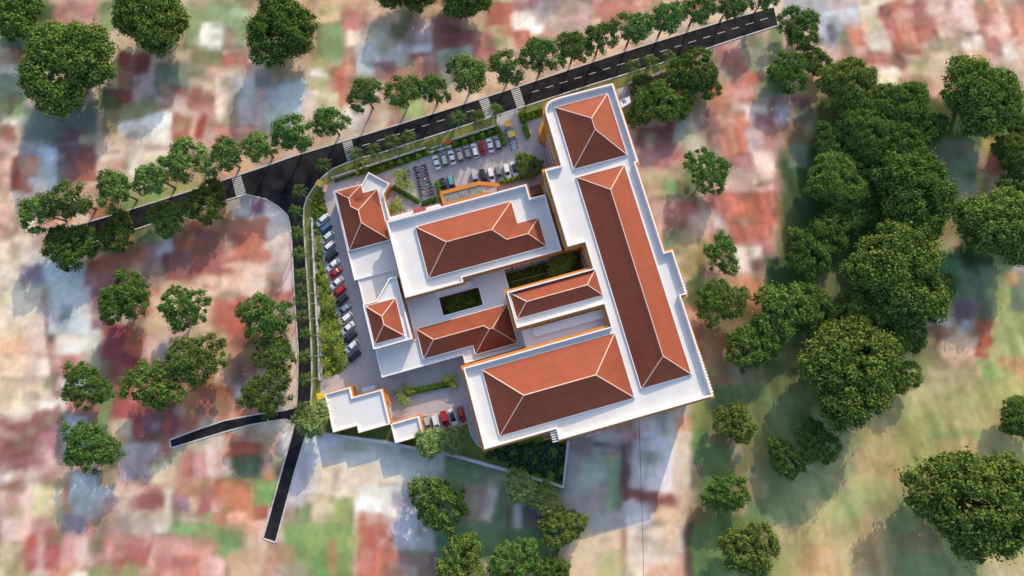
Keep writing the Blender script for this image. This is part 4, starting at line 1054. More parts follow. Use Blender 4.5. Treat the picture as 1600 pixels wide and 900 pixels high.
TOP = 16.0
main_xy = P(990, 400, 0)
bld = empty('hospital_building', (0, 0))
tag(bld, 'largest building, white-decked, with four red hip roofs and a rounded corner by the road', 'building')
E_OUT = [(957, 129.6), (997, 252.5), (992, 254), (1039, 394), (1050, 391), (1074, 458.5), (1062, 462.5), (1116, 618), (874, 687), (869, 671), (757, 701), (724, 575), (956, 510), (944.3, 475), (808, 512), (792, 457), (928, 418.5), (914, 378), (888, 384.5), (851, 266), (877, 258), (856.5, 190), (853, 176), (853, 168), (856, 161), (862, 156.5), (872, 153.3)]
EW = poly(E_OUT, TOP)
block(bld, EW, TOP, para=1.35, ledge=0.75, lz=(1.15, 2.1))
MB().band(EW, -0.1, 0.5, 3.6, 4.3).build('string_course', M['orange'], bld)
for c in ([(867, 168), (949, 146), (980, 242), (896, 265)],
          [(900, 277), (974, 258), (1082, 584), (1003, 608)],
          [(753, 578), (960, 520), (992, 621), (781, 682)],
          [(797, 458.5), (930, 420), (941.6, 461), (807.5, 499)]):
    hip(bld, c, 15.0)
fins(bld, (976, 190), (997, 252), 9, 15.2, 0.9, 0.5)
fins(bld, (1051, 392), (1074, 457), 9, 15.2, 0.9, 0.5)
fins(bld, (1093, 548), (1115, 614), 9, 15.2, 0.9, 0.5)
fins(bld, (757, 699), (741, 636), 1, 12.0, 1.1, 0.7)
# podium and side bay of the rounded wing
Wp = poly([(843, 214), (842, 202), (848, 190), (856, 200), (858, 226)], 4.2, snap=False)
MB().walls(Wp, 0, 4.2).flat(Wp, 4.2).build('porch', M['orange'], bld)
# service yard roof between the two wings
Ws = poly([(815, 517), (946, 479), (957, 510), (824, 548)], 11.5)
MB().walls(Ws, 0, 11.5).flat(Ws, 11.5).build('service_roof', M['parapet'], bld)
Ws2 = poly([(832, 513), (941, 482), (945, 496), (836, 527)], 12.4)
MB().walls(Ws2, 11.5, 12.4).flat(Ws2, 12.4).build('skylight_box', M['parapet'], bld)
# stair tower and slatted pergola beside the lawn
Wt = poly([(847, 676), (864, 671), (867, 684), (850, 688)], 10)
tb = MB().walls(Wt, 0, 10).ring(Wt, offset(Wt, -0.4), 10).walls(offset(Wt, -0.4), 9.2, 10, inward=True)
tb.build('stair_tower', M['orange'], bld)
MB().flat(offset(Wt, -0.4), 9.2).build('stair_roof', M['panelgrey'], bld)
A0 = Vector(P(862, 671.5, 15.6))
m4 = Matrix(((CA, -SA, 0, A0.x), (SA, CA, 0, A0.y), (0, 0, 1, 15.3), (0, 0, 0, 1)))
for i in range(6):
    MB().box(-0.6, -0.25 - i * 0.62, 0, 1.3, 0.02 - i * 0.62, 0.25, m4).build('pergola_slat', M['parapet'], bld)
# letters along the lower facade: too small to read in the photo, kept as upright strokes
A0 = Vector(P(915, 677, 14.2))
m4 = Matrix(((CA, -SA, 0, A0.x), (SA, CA, 0, A0.y - 0.1), (0, 0, 1, 14.0), (0, 0, 0, 1)))
rl = random.Random(3)
x = 0.0
lb = MB()
while x < 8.3:
    wdt = rl.uniform(0.2, 0.36)
    if rl.random() < 0.85:
        lb.box(x, -0.7, 0, x + 0.09, -0.62, 0.9, m4)
        if rl.random() < 0.7:
            lb.box(x + wdt - 0.09, -0.7, 0, x + wdt, -0.62, 0.9 if rl.random() < 0.5 else 0.45, m4)
        lb.box(x, -0.7, rl.choice([0.0, 0.4, 0.8]), x + wdt, -0.62, rl.choice([0.1, 0.5, 0.9]), m4) if rl.random() < 0.8 else None
    x += wdt + 0.12
lb.build('facade_lettering', M['parapet'], bld)

# central hall
hall = empty('hospital_building', (0, 0))
tag(hall, 'mid-height building with an L-shaped red roof behind the orange entrance canopy', 'building')
HT = 11.0
HW = poly([(604, 346), (822, 288), (828, 310), (852, 303.5), (877, 390), (722, 434), (723.8, 440), (633, 465.5)], HT)
block(hall, HW, HT, para=1.5, ledge=0.55, lz=(1.2, 2.1), floor_h=3.6)
zz = 10.1
p0, p1, q0, q1 = ext([(649, 355), (799, 314), (821, 393.5), (670, 435)], zz)
p2 = (loc(P(841, 340, zz))[0] + loc(P(854, 384, zz))[0]) / 2
q3 = loc(P(841, 340, zz))[1]
lroof(hall, (p0, p1, p2), (q0, q3, q1), zz, lambda p, q: (p, q))
# long white fascia with red letters over the entrance side
Wc = poly([(606, 340), (686, 318.5), (690, 322), (688, 327), (609, 348)], 7.2)
MB().walls(Wc, 6.6, 7.2).flat(Wc, 7.2).flat(Wc, 6.6, down=True).build('entrance_fascia', M['parapet'], hall)
A0 = Vector(P(647, 331, 7.3))
m4 = Matrix(((CA, -SA, 0, A0.x), (SA, CA, 0, A0.y), (0, 0, 1, 7.2), (0, 0, 0, 1)))
lb = MB()
for i in range(6):
    xx = i * 0.66
    lb.box(xx, 0, 0, xx + 0.14, 0.5, 0.9, m4)
    if i % 2 == 0:
        lb.box(xx + 0.14, 0, 0.35, xx + 0.45, 0.45, 0.6, m4)
    lb.box(xx + 0.36, 0, 0, xx + 0.5, 0.5, 0.9, m4)
lb.build('red_lettering', M['redpaint'], hall)

# brown timber screen in the corner between hall and long wing
ts = empty('timber_screen', P(840, 296, 0))
tag(ts, 'brown slatted screen in the gap between the hall and the long wing', 'screen')
tx, ty = ts.location.x, ts.location.y
for i in range(7):
    a = P(830.5 + i * 3.0, 298 - i * 0.8, 3.0)
    m4 = Matrix(((CA, -SA, 0, a[0] - tx), (SA, CA, 0, a[1] - ty), (0, 0, 1, 0), (0, 0, 0, 1)))
    MB().box(0, -1.5, 2.8, 0.22, 1.5, 3.0, m4).build('slat', M['brown'], ts)
a = P(830.5, 298, 3.0)
m4 = Matrix(((CA, -SA, 0, a[0] - tx), (SA, CA, 0, a[1] - ty), (0, 0, 1, 0), (0, 0, 0, 1)))
MB().box(-0.1, 1.35, 0, 4.1, 1.5, 2.79, m4).box(-0.1, -1.5, 0, 4.1, -1.35, 2.79, m4).build('frame', M['brown'], ts)

# courtyard building
cy = empty('courtyard_building', (0, 0))
tag(cy, 'low white-decked building wrapped round a square green courtyard', 'building')
CT = 5.2
CW_ = poly([(635, 462), (700, 444), (786.5, 419), (795, 450), (806, 490), (822, 541), (727, 567), (723, 553.5), (597, 590), (587.5, 547), (649, 531)], CT)
hole = poly([(686, 466), (747, 448), (755, 476), (693, 493.5)], CT - 0.05)
MB().walls(CW_, 0, CT).build('wall', M['orange'], cy)
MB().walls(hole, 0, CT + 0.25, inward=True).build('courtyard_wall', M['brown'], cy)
MB().walls(hole, 0, 1, inward=False).build('plinth', M['wallgrey'], cy) if False else None
MB().flat(CW_, CT, holes=[hole]).build('roof_deck', M['deck'], cy)
MB().band(hole, 0.0, 0.3, CT + 0.004, CT + 0.28).build('courtyard_rim', M['parapet'], cy)
MB().band(CW_, -0.25, 0.12, CT - 0.3, CT + 0.22).build('roof_rim', M['parapet'], cy)
Wk = poly([(679, 455), (735, 438), (737.5, 447.5), (682.5, 464)], CT + 0.8)
MB().walls(Wk, CT + 0.1, CT + 0.8).flat(Wk, CT + 0.8).build('raised_slab', M['parapet'], cy)
windows(cy, CW_, [1.3], CT)
zz = 5.9
p0, p1, q0, q1 = ext([(729, 492.5), (792, 475), (809, 536), (741, 554)], zz)
pw = (loc(P(650, 514, zz))[0] + loc(P(662, 560, zz))[0]) / 2
qs = (loc(P(662, 560, zz))[1] + loc(P(735, 542, zz))[1]) / 2
# mirrored both ways: the tall body is at the right and both share the upper eave
lroof(cy, (-p1, -p0, -pw), (-q1, -qs, -q0), zz, lambda p, q: (-p, -q))

# north west building
nb = empty('clinic_building', (0, 0))
tag(nb, 'low building with a stepped red roof and a slanted porch by the road bend', 'building')
AT = 4.9
AW = poly([(521, 300), (565.5, 287.5), (575.6, 269), (608, 286.6), (599.5, 303), (609, 345), (628, 418), (554, 438)], AT)
block(nb, AW, AT, para=0.7, ledge=0.3, lz=(0.9, 1.6), thick=0.3)
AW2 = poly([(560, 437.5), (620, 421), (632, 462), (569, 477)], AT - 0.5)
MB().walls(AW2, 0, AT - 0.5).build('wall', M['orange'], nb)
MB().flat(AW2, AT - 0.5).build('roof_deck', M['deck'], nb)
MB().band(AW2, -0.25, 0.1, AT - 0.9, AT - 0.3).build('roof_rim', M['parapet'], nb)
zz = 5.0
p0, p1, q0, q1 = ext([(528, 311.5), (592.5, 295), (606, 374), (547, 393)], zz)
p0 = (loc(P(523, 299.5, zz))[0] + loc(P(547, 393, zz))[0]) / 2
pn = loc(P(564.4, 288.8, zz))[0]
qn = (loc(P(523, 299.5, zz))[1] + loc(P(564.4, 288.8, zz))[1]) / 2
lroof(nb, (q0, q1, qn), (p0, pn, p1), zz, lambda p, q: (q, p))
Wa = poly([(599, 283), (610, 288.5), (600, 305), (607, 328), (603, 330), (595, 303)], 3.6, snap=False)
MB().walls(Wa, 3.0, 3.6).flat(Wa, 3.6).flat(Wa, 3.0, down=True).build('side_canopy', M['orange'], nb)

# small pavilion
pv = empty('pavilion_building', (0, 0))
tag(pv, 'small taller block with the smallest square red hip roof beside the long car row', 'building')
PT = 9.2
PW = poly([(566, 475.5), (588, 470), (608, 434.5), (617, 432), (645.5, 529.5), (584, 545.5)], PT)
block(pv, PW, PT, para=0.6, ledge=0.0, floor_h=3.6)
hip(pv, [(571, 478), (618, 466), (633, 525), (585, 538)], 9.0)

# flat roofed gate buildings
gb = empty('gatehouse', (0, 0))
tag(gb, 'flat white roofed building with a stepped outline near the lower car park', 'building')
GT = 4.8
GW = poly([(507, 616), (545.5, 605.5), (550.5, 622), (596.5, 608), (608, 662.5), (560.5, 676.5), (557.5, 664.5), (520.5, 676)], GT)
block(gb, GW, GT, para=0.65, ledge=0.35, lz=(0.8, 1.5), thick=0.3, floor_h=9)
Wa = poly([(597, 607), (602, 605), (611.5, 632), (610, 634), (601, 622)], 2.9, snap=False)
MB().walls(Wa, 2.6, 2.9).flat(Wa, 2.9).flat(Wa, 2.6, down=True).build('side_canopy', M['orange'], gb)
Wa = poly([(565, 607), (585, 601.5), (587, 608), (567, 614)], 3.0)
MB().walls(Wa, 2.8, 3.0).flat(Wa, 3.0).flat(Wa, 2.8, down=True).build('glass_canopy', M['panelgrey'], gb)
Wa = poly([(606, 634), (610.5, 633), (612.5, 649), (609, 650)], 2.6, snap=False)
MB().walls(Wa, 2.4, 2.6).flat(Wa, 2.6).flat(Wa, 2.4, down=True).build('glass_canopy', M['panelgrey'], gb)
hb = empty('guard_hut', (0, 0))
tag(hb, 'small square flat white roofed hut next to the five cars of the lower car park', 'building')
HW2 = poly([(610.5, 662.5), (653.5, 651), (661, 678), (618, 694.5)], GT)
block(hb, HW2, GT, para=0.65, ledge=0.35, lz=(0.8, 1.5), thick=0.3, floor_h=9)

# orange entrance canopy with glazed roof
ec = empty('entrance_canopy', P(722, 302, 0))
tag(ec, 'bright orange frame canopy with a glazed top reaching out over the upper car park', 'canopy')
ex, ey = ec.location.x, ec.location.y
KZ = 6.0


def cp(pts, h):
    return ccw([(x - ex, y - ey) for x, y in PL(pts, h)])


def slab(name, pts, z0, z1, m):
    Wq = cp(pts, z1)
    MB().walls(Wq, z0, z1).flat(Wq, z1).flat(Wq, z0, down=True).build(name, M[m], ec)


slab('front_beam', [(687, 299.5), (747.5, 283), (750, 289), (692, 303.8), (688, 305)], KZ - 0.7, KZ, 'orange')
slab('side_beam', [(688, 305.2), (691.9, 303.9), (697.5, 320), (692.5, 322)], KZ - 0.7, KZ - 0.01, 'orange')
slab('rear_beam', [(697, 316.5), (765, 299), (767, 302), (698, 321)], KZ - 0.7, KZ - 0.02, 'orange')
slab('arm', [(747.6, 283), (762, 284.5), (780, 286.5), (781, 290), (779, 291.5), (757, 289.5), (750, 289.2)], KZ - 0.7, KZ - 0.005, 'orange')
slab('cross_beam', [(752.2, 289.5), (753.3, 289.3), (756.5, 301.2), (755.4, 301.5)], KZ - 0.5, KZ - 0.03, 'orange')
slab('cross_beam', [(757.5, 289.8), (758.6, 289.8), (761.8, 299.8), (760.7, 300.1)], KZ - 0.5, KZ - 0.03, 'orange')
canm = mat('canopy_glazing', (0.25, 0.3, 0.3), 0.25, c2=(0.1, 0.12, 0.11), scale=0.9, spec=0.5)
M['canopy_glazing'] = canm
for i in range(12):
    a, b = i / 12 + 0.006, (i + 1) / 12 - 0.006
    f = lambda t: ((692.6 + 57.2 * t, 304 - 15 * t), (697.6 + 57 * t, 316.2 - 14.6 * t))
    p0, p1 = f(a)
    q0, q1 = f(b)
    slab('glass_panel', [p0, q0, q1, p1], KZ - 0.35, KZ - 0.25, 'canopy_glazing')
for u, v in ((690, 303), (710, 298), (731, 292.5), (748, 286.5), (777, 289)):
    x, y = P(u, v, KZ)
    MB().tube([(x - ex, y - ey, 0), (x - ex, y - ey, KZ - 0.7)], [0.25, 0.25], 10).build('column', M['orange'], ec)

# white helipad-like canopy with a blue star emblem beside the rounded wing
sc_ = empty('ambulance_shelter', P(975, 157, 0))
tag(sc_, 'small white shelter roof with a blue star emblem between the rounded wing and the trees', 'shelter')
ex2, ey2 = sc_.location.x, sc_.location.y
Wq = ccw([(x - ex2, y - ey2) for x, y in PL([(967, 158), (983.5, 150), (986, 160), (972, 168.5)], 3.2)])
MB().walls(Wq, 2.9, 3.2).flat(Wq, 3.2).flat(Wq, 2.9, down=True).build('roof_slab', M['parapet'], sc_)
c = P(975, 158.5, 3.2)
sb = MB()
for k in range(3):
    mm = Matrix.Translation((c[0] - ex2, c[1] - ey2, 3.21)) @ Matrix.Rotation(math.radians(60 * k + 15), 4, 'Z')
    sb.box(-0.8, -0.17, 0, 0.8, 0.17, 0.03 + k * 0.003, mm)
sb.build('star_emblem', M['blue'], sc_)
for x, y in offset(Wq, -0.4):
    MB().tube([(x, y, 0), (x, y, 2.9)], [0.12, 0.12], 8).build('post', M['kerb'], sc_)

# sign on the wall of the upper car park
sg = empty('entrance_sign', P(688, 229, 0))
tag(sg, 'sign wall with a white and a red lettered part among the hedges', 'sign')
ex3, ey3 = sg.location.x, sg.location.y


def sgp(name, pts, z0, z1, m):
    Wq = ccw([(x - ex3, y - ey3) for x, y in PL(pts, z1)])
    MB().walls(Wq, z0, z1).flat(Wq, z1).build(name, M[m], sg)


sgp('sign_wall', [(670, 236.5), (705, 226), (706, 228.3), (671, 239)], 0, 1.5, 'wallgrey')
sgp('white_lettering', [(671.5, 231.3), (685, 227.2), (685.5, 228.8), (672, 233)], 0, 1.2, 'tealpaint')
sgp('white_lettering', [(686.5, 226.8), (690.5, 225.5), (691, 227.5), (687, 228.7)], 0, 1.2, 'tealpaint')
sgp('red_lettering', [(691.8, 223.6), (703.5, 220.3), (704.5, 224.6), (693, 227.6)], 0, 1.3, 'redpaint')

# ---------------------------------------------------------------- foliage
def leaf_mesh(name, cen, nor, size, mats, seed=1, aspect=1.5):
    """one diamond shaped leaf tuft per centre"""
    r = np.random.RandomState(seed)
    n = len(cen)
    nor = nor / np.maximum(1e-6, np.linalg.norm(nor, axis=1, keepdims=True))
    a = r.normal(size=(n, 3))
    t = np.cross(nor, a)
    t /= np.maximum(1e-6, np.linalg.norm(t, axis=1, keepdims=True))
    b = np.cross(nor, t)
    s = (size * r.uniform(0.6, 1.3, n))[:, None]
    v = np.stack([cen - t * s * aspect / 2, cen + b * s * 0.5 - nor * s * 0.12, cen + t * s * aspect / 2, cen - b * s * 0.5 - nor * s * 0.12], 1).reshape(-1, 3).astype(np.float32)
    me = bpy.data.meshes.new(name)
    me.vertices.add(4 * n)
    me.vertices.foreach_set('co', v.ravel())
    me.loops.add(4 * n)
    me.loops.foreach_set('vertex_index', np.arange(4 * n, dtype=np.int32))
    me.polygons.add(n)
    me.polygons.foreach_set('loop_start', np.arange(0, 4 * n, 4, dtype=np.int32))
    me.polygons.foreach_set('loop_total', np.full(n, 4, dtype=np.int32))
    me.materials.append(mats)
    me.update()
    me.validate()
    return me


def obj(name, me, parent=None):
    o = bpy.data.objects.new(name, me)
    COL.objects.link(o)
    if parent is not None:
        o.parent = parent
    return o


def tree_proto(name, R_, H, crown_h, ncl, rcl, nleaf, leaf, m, seed, trunk_r, gap=0.0, branches=10, flat=0.75):
    """R_ crown radius, H height of the top, crown_h height of the crown; returns the root with trunk and crown"""
    r = np.random.RandomState(seed)
    root = empty(name, (0, -3000))
    cz = H - crown_h / 2
    # clump centres: a lumpy ellipsoid, denser near the top shell
    ph0 = r.uniform(0, 6.28, 4)

    def radius(th):
        return 1 + 0.12 * math.sin(2 * th + ph0[0]) + 0.11 * math.sin(3 * th + ph0[1]) + 0.08 * math.sin(5 * th + ph0[2])
    cl = []
    tries = 0
    mind = rcl * (0.72 if gap > 0.15 else 0.62)
    while len(cl) < ncl and tries < 60000:
        tries += 1
        th = r.uniform(0, 2 * math.pi)
        rho = math.sqrt(r.uniform(0.0 if not gap else 0.03, 1))
        zmax = math.sqrt(max(0, 1 - rho ** 2))
        zz = zmax * r.uniform(0.35, 1) if r.rand() < 0.75 else -zmax * r.uniform(0, 0.7)
        rad = R_ * radius(th) - rcl * 0.7
        p = np.array([rho * rad * math.cos(th), rho * rad * math.sin(th), zz * crown_h / 2 * 0.85])
        if gap and math.sin(p[0] * 1.3 / R_ * 4 + ph0[3]) * math.sin(p[1] * 1.3 / R_ * 4 + ph0[1]) > 1 - gap:
            continue
        if all(np.linalg.norm(p - q) > mind for q in cl):
            cl.append(p)
        elif tries > 20000:
            cl.append(p)
    cl = np.array(cl)
    k = r.randint(0, len(cl), nleaf)
    d = r.normal(size=(nleaf, 3))
    d /= np.linalg.norm(d, axis=1, keepdims=True)
    d[:, 2] = np.where(d[:, 2] < -0.2, -d[:, 2] * 0.8, d[:, 2])
    rc = rcl * r.uniform(0.5, 1.35, len(cl))[k]
    rad = rc * np.where(r.rand(nleaf) < 0.22, r.uniform(0.9, 1.7, nleaf), r.uniform(0.2, 1, nleaf) ** 0.5)
    cen = cl[k] + d * rad[:, None] * np.array([1, 1, flat])
    nor = d + r.normal(size=(nleaf, 3)) * 0.45 + np.array([0, 0, 0.35])
    cen[:, 2] += cz
    me = leaf_mesh('crown', cen, nor, leaf, m, seed)
    obj('crown', me, root)
    mb = MB()
    zt = cz - crown_h * 0.1
    mb.tube([(0, 0, 0), (0.05, 0, zt * 0.35), (0.1, 0.08, zt * 0.75), (0.1, 0.1, zt)], [trunk_r * 1.25, trunk_r, trunk_r * 0.85, trunk_r * 0.55], 8)
    for i in range(branches):
        th = 2 * math.pi * (i + r.uniform(-0.3, 0.3)) / branches
        q = cl[np.argmin(np.linalg.norm(cl - np.array([math.cos(th) * R_ * 0.75, math.sin(th) * R_ * 0.75, 0]), axis=1))]
        q = Vector(q) + Vector((0, 0, cz))
        s = Vector((0.08, 0.06, zt * r.uniform(0.45, 0.85)))
        mid = s.lerp(q, 0.5) + Vector((0, 0, crown_h * 0.08))
        mb.tube([s, mid, q], [trunk_r * 0.5, trunk_r * 0.3, trunk_r * 0.1], 5)
        e2 = mid.lerp(q, 0.3) + Vector((r.uniform(-1, 1), r.uniform(-1, 1), 0.8)) * R_ * 0.22
        mb.tube([mid, e2], [trunk_r * 0.24, trunk_r * 0.08], 4)
    mb.build('trunk', M['bark'], root)
    return remember(root)


LF_STREET = leafmat('street_tree_leaves', (0.055, 0.11, 0.025), (0.17, 0.25, 0.07))
LF_BIG = leafmat('forest_leaves', (0.03, 0.072, 0.016), (0.20, 0.265, 0.06))
LF_MID = leafmat('spreading_tree_leaves', (0.045, 0.095, 0.018), (0.14, 0.21, 0.05))
LF_BAM = leafmat('bamboo_leaves', (0.14, 0.19, 0.05), (0.32, 0.36, 0.13))
LF_PALM = leafmat('palm_fronds', (0.02, 0.045, 0.01), (0.10, 0.13, 0.035), 0.12)
LF_SHRUB = leafmat('yellow_green_shrub', (0.08, 0.15, 0.02), (0.28, 0.31, 0.05))
LF_HEDGE = leafmat('clipped_hedge_leaves', (0.05, 0.12, 0.012), (0.10, 0.19, 0.025))
LF_BALL = leafmat('ball_shrub_leaves', (0.13, 0.22, 0.02), (0.28, 0.34, 0.05))
LF_DARK = leafmat('dark_bush_leaves', (0.045, 0.09, 0.05), (0.10, 0.15, 0.075))

T_ST = [tree_proto('street_tree', 5.6, 11.8, 7.0, 56, 1.15, 6600, 0.36, LF_STREET, 11 + i, 0.3, gap=0.3, branches=11) for i in range(3)]
T_SP = [tree_proto('spreading_tree', 8.0, 10.0, 7.0, 95, 1.25, 10500, 0.36, LF_MID, 31 + i, 0.35, gap=0.28, branches=14) for i in range(3)]
T_BG = [tree_proto('forest_tree', 12.5, 14.0, 13.0, 300, 1.5, 40000, 0.42, LF_BIG, 51 + i, 0.7, gap=0.2, branches=12) for i in range(3)]
T_MD = [tree_proto('leafy_tree', 7.6, 9.5, 8.5, 120, 1.1, 15000, 0.36, LF_BIG, 71 + i, 0.4, gap=0.16, branches=10) for i in range(2)]
T_BM = [tree_proto('bamboo_tree', 5.0, 9.0, 7.0, 70, 1.0, 9000, 0.36, LF_BAM, 91, 0.18, branches=12)]
# prototypes are parked far away until copied; they are the first of their kind and get moved
USED = {}


def put_tree(kinds, u, v, rpx, label, cat, group, k=0, hz=1.0, name=None):
    """crown centre at photo point (u, v), crown radius rpx in photo pixels"""
    proto, R_, cz = kinds[k % len(kinds)]
    s = rpx / 5.15 / R_
    s = s * (1 - cz * s / CH)
    hs = s * hz
    x, y = P(u, v, cz * hs)
    if proto.name not in USED:
        USED[proto.name] = 1
        o = proto
    else:
        o = copy_tree(proto)
    o.location = (x, y, 0)
    o.scale = (s * R.uniform(0.93, 1.05), s * R.uniform(0.9, 1.07), hs)
    o.rotation_euler = (0, 0, R.uniform(0, 6.28))
    tag(o, label, cat, group)
    return o


# every prototype is moved to its first place; copy its parts before that for later copies
def kinds(lst, R_, cz):
    return [(p, R_, cz) for p in lst]


K_ST, K_SP, K_BG, K_MD, K_BM = kinds(T_ST, 4.9, 8.4), kinds(T_SP, 7.1, 6.5), kinds(T_BG, 11.3, 7.5), kinds(T_MD, 6.7, 5.3), kinds(T_BM, 4.8, 5.5)
row = [(62, 333, 29), (108, 312, 31), (178, 297, 30), (240, 277, 31), (293, 250, 32), (350, 245, 28), (406, 228, 27), (459, 207, 30), (515, 191, 28), (571, 148, 27), (629, 142, 28), (677, 140, 27), (730, 117, 32), (792, 105, 28), (845, 88, 31), (897, 73, 28), (938, 60, 27), (990, 42, 30), (1042, 27, 29), (1092, 12, 28), (1142, 6, 26), (1193, 0, 22)]
for i, (u, v, r_) in enumerate(row):
    put_tree(K_ST, u, v, r_, '%s tree from the left in the long row above the main road' % ordn(i), 'tree', 'street trees in the row above the main road', i)
row = [(113, 385, 36, 'leftmost'), (185, 365, 30, 'second from left'), (263, 341, 27, 'third from left'), (325, 318, 34, 'rightmost')]
for i, (u, v, r_, t) in enumerate(row):
    put_tree(K_MD, u, v, r_, 'dark leafy tree overhanging the lower edge of the main road, %s of four' % t, 'tree', 'trees on the lower side of the main road', i, 0.9)
left = [(198, 465, 41, 'open-crowned tree on dark red roofs, left one of the upper pair at left'),
        (289, 480, 38, 'round open-crowned tree on pale ground, right one of the upper pair at left'),
        (135, 603, 36, 'small open-crowned tree nearest the left edge of the picture at mid height'),
        (240, 600, 42, 'larger open-crowned tree touching its neighbour above the narrow branch road'),
        (308, 560, 40, 'open-crowned tree with a visible limb, upper right one of the touching pair'),
        (142, 698, 38, 'lowest open-crowned tree on the left, casting a shadow on pale roofs'),
        (415, 498, 39, 'uppermost of the three leafy trees beside the side road'),
        (430, 556, 32, 'middle one of the three leafy trees beside the side road'),
        (419, 612, 37, 'lowest of the three leafy trees beside the side road, above the branch road')]
for i, (u, v, r_, t) in enumerate(left):
    put_tree(K_SP, u, v, r_, t, 'tree', 'spreading trees over the blurred roofs', i, 1.0)
bigs = [(18, 12, 58, 'dark tree cut by the top left corner of the picture'),
        (108, 102, 74, 'largest dark squarish tree near the top left corner'),
        (240, 22, 62, 'dark tree at the top edge, right of the largest top left tree'),
        (441, 48, 60, 'round dark tree at the top edge above the grey-blue roof'),
        (640, -18, 44, 'dark tree cut by the top edge, left one of the touching pair'),
        (728, -16, 50, 'dark tree cut by the top edge, right one of the touching pair'),
        (1325, 133, 48, 'dark tree at the upper left tip of the wood on the right'),
        (1402, 168, 48, 'dark tree in the upper band of the wood, between the tip and the big one'),
        (1530, 152, 66, 'largest tree of the upper band of the wood below the tiled roofs'),
        (1352, 208, 46, 'dark tree wedged in the middle of the upper wood'),
        (1305, 284, 43, 'dark tree on the left flank of the wood, above the elongated one'),
        (1392, 228, 48, 'dark tree in the wood directly above the broad round one'),
        (1425, 305, 66, 'broad round dark tree bulging to the right from the middle of the wood'),
        (1401, 428, 74, 'big tall dark tree in the middle of the wood, left of the grassy lane'),
        (1560, 352, 64, 'big dark tree at the right edge across the grassy lane'),
        (1588, 240, 36, 'smaller dark tree cut by the right edge above the big one'),
        (1350, 508, 52, 'dark tree in the wood just below the big tall one'),
        (1325, 580, 76, 'largest lower tree of the wood with a long shadow on the meadow'),
        (1522, 782, 78, 'huge dark tree standing alone in the lower right meadow'),
        (1598, 655, 34, 'dark tree cut by the right edge above the huge lone tree'),
        (1604, 205, 30, 'dark tree crown just showing at the right edge, in the upper wood')]
for i, (u, v, r_, t) in enumerate(bigs):
    put_tree(K_BG, u, v, r_, t, 'tree', 'dark trees of the wood', i, 1.0)
mids = [(1248, 42, 36, 'leafy tree right of the road end, upper one of three'),
        (1275, 96, 24, 'small leafy tree right of the road end, the rightmost of three'),
        (1231, 114, 32, 'leafy tree right of the road end, the lowest of three'),
        (1080, 108, 39, 'biggest leafy tree below the road near the shelter with the star'),
        (1103, 132, 26, 'leafy tree on the right flank of the group beside the rounded wing'),
        (1007, 137, 22, 'small bright leafy tree nearest the shelter with the star'),
        (1028, 160, 34, 'leafy tree in the middle of the group beside the rounded wing'),
        (1062, 156, 28, 'leafy tree on the lower right of the group beside the rounded wing'),
        (996, 180, 22, 'small leafy tree hugging the edge of the rounded wing'),
        (1172, 544, 36, 'round leafy tree on its own right of the long red roof'),
        (1218, 486, 42, 'leafy tree at the left edge of the lower wood'),
        (1275, 482, 34, 'leafy tree between the lower wood and its left edge tree'),
        (1296, 362, 32, 'leafy tree in the right part of an elongated pair at the left of the wood'),
        (1260, 398, 36, 'leafy tree in the left part of an elongated pair at the left of the wood'),
        (1405, 522, 34, 'leafy tree at the right tip of the lower wood by pale ruins'),
        (1465, 450, 26, 'leafy tree on the right flank of the big tall dark tree'),
        (1147, 660, 31, 'round leafy tree right of the lower right corner of the large building'),
        (1228, 716, 28, 'leafy tree, left one of the touching pair in the shadow edge'),
        (1275, 692, 30, 'leafy tree, right one of the touching pair in the shadow edge'),
        (1136, 768, 31, 'round leafy tree beside the pale lot below the large building'),
        (1172, 858, 37, 'leafy tree near the lower edge right of the pale lot'),
        (687, 786, 39, 'open leafy tree below the two flat white roofs'),
        (721, 882, 38, 'leafy tree cut by the lower edge, left one of three'),
        (801, 880, 36, 'leafy tree cut by the lower edge, middle one of three'),
        (858, 896, 28, 'leafy tree cut by the lower edge, right one of three'),
        (1362, 258, 34, 'leafy tree filling the notch between the upper and middle wood'),
        (1338, 330, 30, 'leafy tree in the dark middle of the wood, left of the broad round tree'),
        (1440, 205, 34, 'leafy tree between the upper band and the broad round tree'),
        (1405, 585, 30, 'leafy tree low on the right flank of the largest lower tree'),
        (1300, 222, 32, 'leafy tree below the upper left tip of the wood'),
        (1585, 300, 30, 'leafy tree at the right edge behind the big tree of the lane'),
        (876, 824, 32, 'dark leafy tree at the tip of the building shadow')]
for i, (u, v, r_, t) in enumerate(mids):
    put_tree(K_MD, u, v, r_, t, 'tree', 'leafy trees round the site', i, 0.85)
opens = [(1104, 268, 36, 'round open-crowned tree with a clear shadow right of the rounded wing'),
         (1127, 397, 30, 'open-crowned tree halfway along the large building, on the right side'),
         (1124, 472, 38, 'open-crowned tree closest to the right side of the large building')]
for i, (u, v, r_, t) in enumerate(opens):
    put_tree(K_SP, u, v, r_, t, 'tree', 'open-crowned trees right of the large building', i + 1, 0.85)
bam = [(673, 693, 24, 'pale feathery tree beside the five cars and the small hut'),
       (710, 690, 22, 'feathery tree in shade on the dark lawn'),
       (489, 657, 29, 'pale feathery tree at the road fork beside the flat white roof'),
       (815, 760, 26, 'pale feathery tree below the triangular lawn wall, left part of the clump'),
       (848, 778, 24, 'pale feathery tree below the triangular lawn wall, right part of the clump')]
for i, (u, v, r_, t) in enumerate(bam):
    put_tree(K_BM, u, v, r_, t, 'tree', 'feathery pale trees', i, 0.9)
put_tree(K_MD, 827, 259, 21, 'dense round tree at the end of the second car row in the upper car park', 'tree', 'leafy trees round the site', 1, 0.6)


